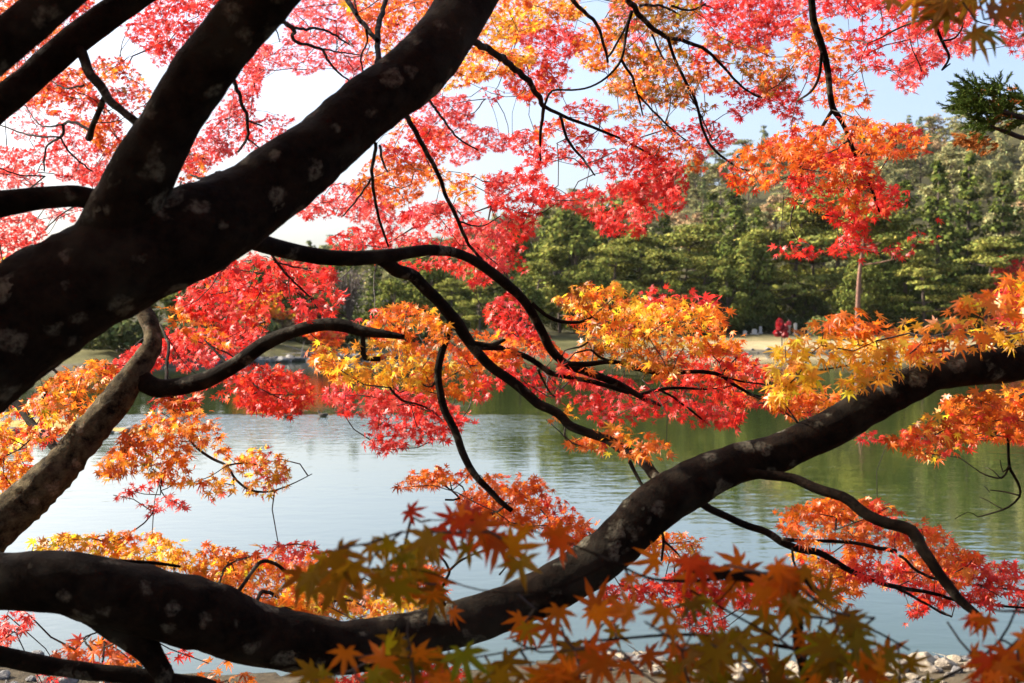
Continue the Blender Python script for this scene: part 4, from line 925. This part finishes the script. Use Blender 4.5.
# off-frame leaf clumps added up and left, towards the sun, to shade the trunks
def crown_rows(cx, cy, cz, rx, ry, rz, n, spec):
    return [(rng.uniform(-1, 1) * rx + cx, rng.uniform(-1, 1) * ry + cy, rng.uniform(-1, 1) * rz + cz, spec) for _ in range(n)]
def overhead(tree, spots, L=.034, nleaf=600, R=.36):
    n0 = nleaf
    def seen(P):
        rel = P - CAM; dep = rel @ FWD
        return (dep > 0.02) & (np.abs(rel @ RGT) < dep * .50 + .05) & (np.abs(rel @ UPV) < dep * .36 + .05)
    for ci, (x, y, z, spec) in enumerate(spots):
        reseed(int(9000 + 100 * len(spots) + ci))
        nleaf = n0
        c = np.array([x, y, z]); P = c + rng.normal(0, 1, (nleaf, 3)) * np.array([R, R, R * .33])
        rel = P - CAM; dep = rel @ FWD; vis = (dep > 0) & (np.abs(rel @ RGT) < dep * .47) & (np.abs(rel @ UPV) < dep * .33); P = P[~vis]; nleaf = len(P)
        if nleaf < 30: continue
        lv, lf, lc = leaves(P, L * rng.uniform(.7, 1.2, nleaf), mixcols(spec, nleaf, rng.uniform(0, 1, nleaf)), False, np.array([0, -.2, .8]), np.array([0, 0, -.4]), tree.o)
        base = OVER; b = base[np.linalg.norm(base - c, axis=1).argmin()]
        ed = [(b, c, .008, .004)] + [(c, P[k], .002, .0008) for k in range(0, nleaf, 14)]
        ed = [e for e in ed if not seen(e[0] + (e[1] - e[0]) * np.linspace(0, 1, 25)[:, None]).any()]
        if not ed: continue
        tv, tf = twig_mesh(ed); tf3 = np.concatenate([tf[:, [0, 1, 2]], tf[:, [0, 2, 3]]]) + len(lv)
        mesh('leaf_spray', np.concatenate([lv, tv - tree.o]), np.concatenate([lf, tf3]), [M_LEAF, M_TWIG], tree.root,
             mi=np.concatenate([np.zeros(len(lf)), np.ones(len(tf3))]), col=np.concatenate([lc, np.full((len(tv), 3), .03)]))
grow(A_, RA + RA2, 1000)
grow(B_, RB, 3000)
grow(C_, RC, 5000)
reseed(77)
# two unseen boughs added to carry the shading clumps, arching back over the viewer
OVER = []
for pts_ in ([(-1.95, 1.3, 1.9), (-2.15, 1.1, 2.9), (-2.1, .6, 3.8), (-1.2, -.2, 4.4), (.2, -.7, 4.7), (1.7, -.9, 4.8)], [(-2.15, 1.1, 2.9), (-2.6, 1.5, 3.5), (-2.7, 1.7, 4.1), (-2.3, 1.3, 4.7), (-1.6, .4, 5.0)]):
    Cq, rq = catmull(pts_, np.linspace(.07, .02, len(pts_)), .06); Vq, Fq_ = tube(Cq, rq, 10)
    mesh('bough', Vq - A_.o, fix_quads(Fq_), M_BARK, ra, smooth=True); OVER.append(Cq)
OVER = np.concatenate(OVER)
SHADE = []
for _ in range(34):                      # along the sun's direction from the trunks and the nearest leaves
    q = np.array([rng.uniform(-1.0, 0.55), rng.uniform(0.95, 1.9), rng.uniform(2.1, 3.0)]); k = rng.uniform(1.9, 2.9)
    if (q + np.array(SDIR) * k)[1] > 2.3: q[1] -= 0.6
    SHADE.append((*(q + np.array(SDIR) * k), "R4O4G2"))
overhead(A_, SHADE)
# more unseen clumps, added over and behind the viewer to cut skylight
overhead(A_, [(rng.uniform(-3.4, 2.6), rng.uniform(-2.8, 1.5), rng.uniform(3.7, 5.2), 'R4O4Y1') for _ in range(75)], L=.05, nleaf=420, R=.55)

# ------------------------------------------------------------------ conifer branch reaching in at the right edge
gx, gy = 2.15, 2.6
rt = empty('conifer_tree', (gx, gy, gz(gx, gy)), 'dark green cryptomeria twig with spiky needle shoots reaching in at the upper right edge', 'conifer')
o_ = np.array(rt.location)
Vt, Ft = tube(*catmull([(gx, gy, gz(gx, gy) - .1), (gx + .03, gy, 2.6), (gx, gy + .03, 4.6)], [.09, .075, .04], .1), 14); mesh('trunk', Vt - o_, fix_quads(Ft), M_BARK, rt, smooth=True)
dC = 2.5
twC = [('1440,200,14 1200,150,10 1080,128,8 1024,118,6 1005,112,5 985,105,4', 1), ('1080,128,6 1030,138,5 1010,133,5 990,126,3', 0), ('985,105,3 975,90,2', 0), ('1005,112,3 998,88,2', 0)]
for s, _k in twC:
    P = parse(s); C, r = catmull([at(p[0], p[1], dC) for p in P], [p[2] * dC / FPX / 2 for p in P], .02)
    Vt, Ft = tube(C, r, 7); mesh('branch', Vt - o_, fix_quads(Ft), M_TWIG, rt, smooth=True)
def needles(shoots, col, name):
    Vs, Fs, Cs, k = [], [], [], 0
    for p, q, dj in shoots:
        a = at(*p, dC + dj); b = at(*q, dC + dj + random.uniform(-.05, .05)); ax = b - a; L = np.linalg.norm(ax); ax /= L
        n_ = int(L / .0011)
        for i in range(n_):
            t = i / n_; c = a + (b - a) * t
            rd = np.cross(ax, rng.normal(0, 1, 3)); rd /= np.linalg.norm(rd) + 1e-9
            dirv = ax * 1.0 + rd * .75; dirv /= np.linalg.norm(dirv); ln = .016 * (1 - .45 * t) * random.uniform(.7, 1.2)
            sd_ = np.cross(dirv, rng.normal(0, 1, 3)); sd_ /= np.linalg.norm(sd_); wd = .0016
            Vs += [c - sd_ * wd, c + sd_ * wd, c + dirv * ln]; Fs.append((k, k + 1, k + 2)); k += 3
            cc = np.array(col) * math.exp(random.gauss(0, .3)); Cs += [cc] * 3
    mesh(name, np.array(Vs) - o_, np.array(Fs), M_NEEDLE, rt, col=np.array(Cs))
sh = []
for hub, n_ in (((985, 105), 22), ((975, 92), 22), ((998, 90), 20), ((1005, 112), 22), ((990, 124), 18), ((968, 108), 18), ((1022, 100), 16), ((1030, 118), 12)):
    for _ in range(n_):
        a_ = random.gauss(math.pi * 0.86, .75); L = random.uniform(14, 30)
        h = (hub[0] + random.gauss(0, 5), hub[1] + random.gauss(0, 4))
        sh.append((h, (h[0] + math.cos(a_) * L, h[1] - math.sin(a_) * L * .75), random.gauss(0, .04)))
needles(sh, (0.055, 0.085, 0.018), 'needle_shoots')
sh = []
for hub, n_ in (((985, 142), 20), ((968, 140), 10), ((1012, 98), 8), ((1000, 118), 6)):
    for _ in range(n_):
        a_ = random.uniform(2.2, 4.4); L = random.uniform(8, 18); h = (hub[0] + random.gauss(0, 7), hub[1] + random.gauss(0, 4))
        sh.append((h, (h[0] + math.cos(a_) * L, h[1] - math.sin(a_) * L * .6), random.gauss(0, .03)))
needles(sh, (0.30, 0.11, 0.03), 'withered_shoots')

# ------------------------------------------------------------------ things on the far bank
def far_maple(px, D, h, w_, spec, label, lean=0):
    x, y = on_ground(px, D); r = empty('maple_tree', (x, y, gz(x, y)), label, 'maple tree')
    V_, F_ = tube([(0, 0, -.2), (lean, 0, h * .5), (lean, 0, h * .9)], [.05 + h * .008, .04, .02], 6); mesh('trunk', V_, fix_quads(F_), M_FARBARK, r)
    p, d = [], []
    for i in range(9):
        a_ = rng.uniform(0, 6.28); q = rng.uniform(.2, .8) * w_ / 2; c = (lean + math.cos(a_) * q, math.sin(a_) * q, h * rng.uniform(.45, .9))
        a1, b1_ = blob_pts(c, (w_ * .24, w_ * .24, h * .12), 110); p.append(a1); d.append(b1_)
    vv, ff, cc = tufts(np.concatenate(p), np.concatenate(d), .16 + h * .008, .5, PAL['R'])
    u = rng.uniform(0, 1, len(vv) // 4); c2 = np.repeat(mixcols(spec, len(u), u), 4, 0)
    mesh('crown', vv, ff, M_LEAF, r, col=c2); return r
far_maple(782, 105.5, 2.9, 1.2, 'D9R1', 'slender young red maple at the water edge of the sandy far bank')
far_maple(1012, 122, 9, 5, 'R6P4', 'pinkish red maple against the cedars at the far right edge')
far_maple(1040, 118, 6, 6, 'P6O4', 'salmon pink maple low at the right edge before the cedars')
far_maple(322, 84, 3.0, 4.0, 'O6R4', 'low orange maple at the end of the far left bank')
far_maple(262, 92, 4.0, 5.0, 'O5Y3G2', 'rusty orange shrub like maple on the far left bank')
def bush(px, D, h, w_, col, label):
    x, y = on_ground(px, D); r = empty('shrub', (x, y, gz(x, y)), label, 'shrub', 'clipped shrubs on the far left lawn' if label.startswith('rounded clipped') else None)
    p, d = [], []
    for i in range(7):
        c = (rng.uniform(-.35, .35) * w_, rng.uniform(-.3, .3) * w_, h * rng.uniform(.25, .6)); a1, b1_ = blob_pts(c, (w_ * .28, w_ * .28, h * .36), 160); p.append(a1); d.append(b1_)
    vv, ff, cc = tufts(np.concatenate(p), np.concatenate(d), .2, .5, col); mesh('foliage', vv, ff, M_NEEDLE, r, col=cc)
    V_, F_ = tube([(0, 0, -.1), (0, 0, h * .4)], [.06, .03], 5); mesh('stem', V_, fix_quads(F_), M_FARBARK, r)
for px, D, h, w_, col, lb in ((830, 116, 2.6, 4.0, (.13, .16, .05), 'pale green clipped shrub on the far bank behind the yellow maple leaves'), (932, 124, 1.8, 3.2, (.24, .22, .06), 'straw yellow shrub under the cedars'), (738, 124, 1.8, 4, (.05, .06, .02), 'dark shrub under the pines left of the white posts'), (765, 128, 2.2, 5, (.09, .10, .03), 'mid green shrub in the shade between cedar trunks'), (875, 126, 2.0, 5, (.05, .06, .02), 'dark shrub right of the red barked pine'), (955, 127, 2.2, 3.5, (.14, .15, .05), 'light green shrub at the foot of the tallest cedars'), (905, 128, 2.4, 5, (.045, .06, .02), 'dark green shrub under the cedar row on the right'), (700, 118, 2.4, 5, (.06, .07, .025), 'dark shrub on the bank behind the orange leaves'), (800, 128, 2.2, 5, (.06, .075, .025), 'dim green shrub behind the person in red'), (285, 100, 1.3, 5, (.15, .16, .05), 'low pale hedge behind the lawn on the far left bank'), (340, 104, 2.4, 6, (.06, .07, .03), 'dark shrub behind the lawn on the far left bank')):
    bush(px, D, h, w_, col, lb)
for k_ in range(13):
    px = 95 + k_ * 27 + random.uniform(-9, 9); D = float(far_shore(px)) + random.uniform(4, 15)
    h_ = random.uniform(1.2, 3.0); bush(px, D, h_, random.uniform(3, 6), random.choice([(.07, .08, .03), (.11, .12, .045), (.15, .10, .05), (.05, .06, .025)]), 'rounded clipped shrub on the lawn of the far left bank')
# bare cedar stems at the forest edge, leaning dead stem
M_STONE = plain('white_granite', (0.46, 0.44, 0.40), 0.8, (0.32, 0.31, 0.28), 6)
def marker(px, D, h, wd, label, name='stone_marker', cat='stone marker'):
    import bmesh
    x, y = on_ground(px, D); r = empty(name, (x, y, gz(x, y)), label, cat)
    def block(nm, w2, z0, z1, top=0.0):
        bm = bmesh.new(); bmesh.ops.create_cube(bm, size=1)
        for v in bm.verts: v.co = Vector((v.co.x * w2, v.co.y * w2, z0 if v.co.z < 0 else z1))
        if top: bmesh.ops.bevel(bm, geom=[e for e in bm.edges if all(v.co.z > z0 + .01 for v in e.verts)], offset=top, segments=2, affect='EDGES')
        me = bpy.data.meshes.new(nm); bm.to_mesh(me); bm.free(); me.materials.append(M_STONE); o = bpy.data.objects.new(nm, me); COL.objects.link(o); o.parent = r
    block('plinth', wd * 1.6, -.1, h * .12); block('shaft', wd, h * .12 + .003, h, wd * .2)
marker(795.5, 119, 1.25, .28, 'white square stone post right of the person in red on the far bank', 'stone_post', 'stone post')
marker(809, 121, 1.3, .24, 'pale stone post furthest right, beside the green shrub on the far bank', 'stone_post', 'stone post')
marker(745, 120, .45, .36, 'low white stone marker furthest left at the forest edge', 'stone_marker')
marker(754.5, 120, .55, .46, 'broad white stone marker between the low one and the tall grey one')
marker(760.5, 121, .75, .26, 'slim grey white stone marker beside the cedar trunk')
marker(309, 97, 1.0, .25, 'pale stone post on the lawn of the far left bank', 'stone_post', 'stone post')
# two cut stumps of the bench on the left lawn
# person in a red jacket
def skin_body(name, verts, edges, radii, mat, parent, loc=(0, 0, 0), sub=2):
    me = bpy.data.meshes.new(name); me.from_pydata(verts, edges, []); o = bpy.data.objects.new(name, me); COL.objects.link(o)
    sk = o.modifiers.new('s', 'SKIN'); sv = me.skin_vertices[0].data if me.skin_vertices else None
    if sv is None: me.attributes.new('skin', 'FLOAT', 'POINT')
    for i, r in enumerate(radii): me.skin_vertices[0].data[i].radius = (r, r); me.skin_vertices[0].data[i].use_root = (i == 0)
    o.modifiers.new('u', 'SUBSURF').levels = sub
    dg = bpy.context.evaluated_depsgraph_get(); m2 = bpy.data.meshes.new_from_object(o.evaluated_get(dg)); m2.name = name
    bpy.data.objects.remove(o); m2.materials.clear()
    for m_ in (mat if isinstance(mat, list) else [mat]): m2.materials.append(m_)
    for p in m2.polygons: p.use_smooth = True
    o2 = bpy.data.objects.new(name, m2); COL.objects.link(o2); o2.parent = parent; o2.location = loc; return o2
def person(px, D, rz, label, top, legs, hair, h=1.65):
    x, y = on_ground(px, D); r = empty('person', (x, y, gz(x, y)), label, 'person'); r.rotation_euler = (0, 0, rz); s = h / 1.7
    J = {'pel': (0, 0, .93), 'wai': (0, 0, 1.08), 'che': (0, 0, 1.28), 'neck': (0, .0, 1.44), 'chin': (0, -.02, 1.52), 'head': (0, -.015, 1.62),
         'shl': (-.17, 0, 1.38), 'ell': (-.23, .02, 1.12), 'wrl': (-.2, -.12, .94), 'hal': (-.19, -.16, .86), 'shr': (.17, 0, 1.38), 'elr': (.24, .02, 1.12), 'wrr': (.21, -.1, .92), 'har': (.2, -.14, .84),
         'hil': (-.09, 0, .88), 'knl': (-.1, -.03, .49), 'anl': (-.11, .02, .09), 'tol': (-.12, -.13, .04), 'hir': (.09, 0, .88), 'knr': (.1, -.05, .49), 'anr': (.12, .0, .09), 'tor': (.13, -.15, .04)}
    R = dict(pel=.13, wai=.12, che=.14, neck=.055, chin=.075, head=.095, shl=.065, ell=.05, wrl=.035, hal=.035, shr=.065, elr=.05, wrr=.035, har=.035, hil=.09, knl=.065, anl=.045, tol=.04, hir=.09, knr=.065, anr=.045, tor=.04)
    ks = list(J); E = [('pel', 'wai'), ('wai', 'che'), ('che', 'neck'), ('neck', 'chin'), ('chin', 'head'), ('che', 'shl'), ('shl', 'ell'), ('ell', 'wrl'), ('wrl', 'hal'), ('che', 'shr'), ('shr', 'elr'), ('elr', 'wrr'), ('wrr', 'har'), ('pel', 'hil'), ('hil', 'knl'), ('knl', 'anl'), ('anl', 'tol'), ('pel', 'hir'), ('hir', 'knr'), ('knr', 'anr'), ('anr', 'tor')]
    sc3 = lambda p: tuple(q * s for q in p)
    b = skin_body('body', [sc3(J[k]) for k in ks], [(ks.index(a_), ks.index(c)) for a_, c in E], [R[k] * s for k in ks], plain('skin', (0.55, 0.36, 0.27), .6), r)
    tk = ['pel', 'wai', 'che', 'neck', 'shl', 'ell', 'wrl', 'shr', 'elr', 'wrr']; te = [(0, 1), (1, 2), (2, 3), (2, 4), (4, 5), (5, 6), (2, 7), (7, 8), (8, 9)]
    tr_ = [R[k] * s * (1.18 if k != 'neck' else .95) + .012 for k in tk]
    skin_body('jacket', [sc3(J[k]) for k in tk], te, tr_, plain('jacket_cloth', top, .9), r)
    lk = ['pel', 'hil', 'knl', 'anl', 'hir', 'knr', 'anr']; le = [(0, 1), (1, 2), (2, 3), (0, 4), (4, 5), (5, 6)]
    skin_body('trousers', [sc3(J[k]) for k in lk], le, [R[k] * s * 1.12 + .008 for k in lk], plain('trouser_cloth', legs, .9), r)
    skin_body('hair', [sc3((0, .02, 1.58)), sc3((0, .01, 1.66))], [(0, 1)], [.095 * s, .10 * s], plain('hair', hair, .6), r)
    return r
person(789, 119.5, math.radians(200), 'person with dark hair in a red jacket and pale trousers under the cedars', (0.55, 0.05, 0.06), (0.55, 0.45, 0.38), (0.02, 0.015, 0.012))
person(293.5, 96, 0.3, 'person in dark blue clothes on the lawn of the far left bank', (0.05, 0.05, 0.09), (0.05, 0.05, 0.08), (0.02, 0.015, 0.012), 1.6)
person(296.5, 96.4, -0.3, 'person in pale violet clothes on the lawn of the far left bank', (0.35, 0.32, 0.42), (0.12, 0.11, 0.16), (0.02, 0.015, 0.012), 1.55)

# ------------------------------------------------------------------ ducks
def duck(px, py, rz, label):
    D = 2.6 * FPX / (py - 325); x, y = on_ground(px, D)
    r = empty('duck', (x, y, 0), label, 'duck'); r.rotation_euler = (0, 0, rz)
    dark = plain('brown_plumage', (0.11, 0.08, 0.06), .8, (0.05, 0.04, 0.03), 30); head = plain('dark_head_plumage', (0.05, 0.045, 0.035), .7); bill = plain('bill_horn', (0.30, 0.22, 0.06), .5)
    o = skin_body('body', [(-.15, 0, .07), (-.09, 0, .04), (0, 0, .035), (.08, 0, .045), (.12, 0, .09), (.125, 0, .14), (.14, 0, .165)], [(i, i + 1) for i in range(6)], [.018, .05, .068, .055, .030, .024, .03], dark, r)
    skin_body('bill', [(.155, 0, .165), (.185, 0, .158), (.2, 0, .156)], [(0, 1), (1, 2)], [.012, .009, .006], bill, r)
    for sy in (-1, 1): skin_body('wing', [(.05, sy * .055, .07), (-.04, sy * .062, .075), (-.13, sy * .03, .085)], [(0, 1), (1, 2)], [.02, .022, .008], head, r)
duck(287, 417.5, math.pi, 'small dark duck swimming at the left end of the ripples')
duck(323, 416.5, math.pi * .95, 'small brown duck swimming to the right of the other one')
# ------------------------------------------------------------------ haze: even, thin air over the pond and the hill
HZ = bpy.data.materials.new('thin_air'); HZ.use_nodes = True
hn = HZ.node_tree.nodes; hl = HZ.node_tree.links; hn.remove(hn['Principled BSDF'])
pv = hn.new('ShaderNodeVolumePrincipled'); pv.inputs['Color'].default_value = (0.88, 0.94, 1.0, 1); pv.inputs['Density'].default_value = 0.00004; pv.inputs['Anisotropy'].default_value = 0.3
hl.new(pv.outputs[0], hn['Material Output'].inputs['Volume'])
x0, x1, y0, y1, z0_, z1_ = -2600, 2600, -2600, 2600, -3.0, 120
hv = [(x, y, z) for x in (x0, x1) for y in (y0, y1) for z in (z0_, z1_)]
hf = [(0, 1, 3, 2), (4, 6, 7, 5), (0, 4, 5, 1), (2, 3, 7, 6), (0, 2, 6, 4), (1, 5, 7, 3)]
tag(mesh('haze', hv, hf, HZ), 'thin pale haze over the pond and hillside', 'haze', kind='stuff')
SC.cycles.volume_bounces = 0
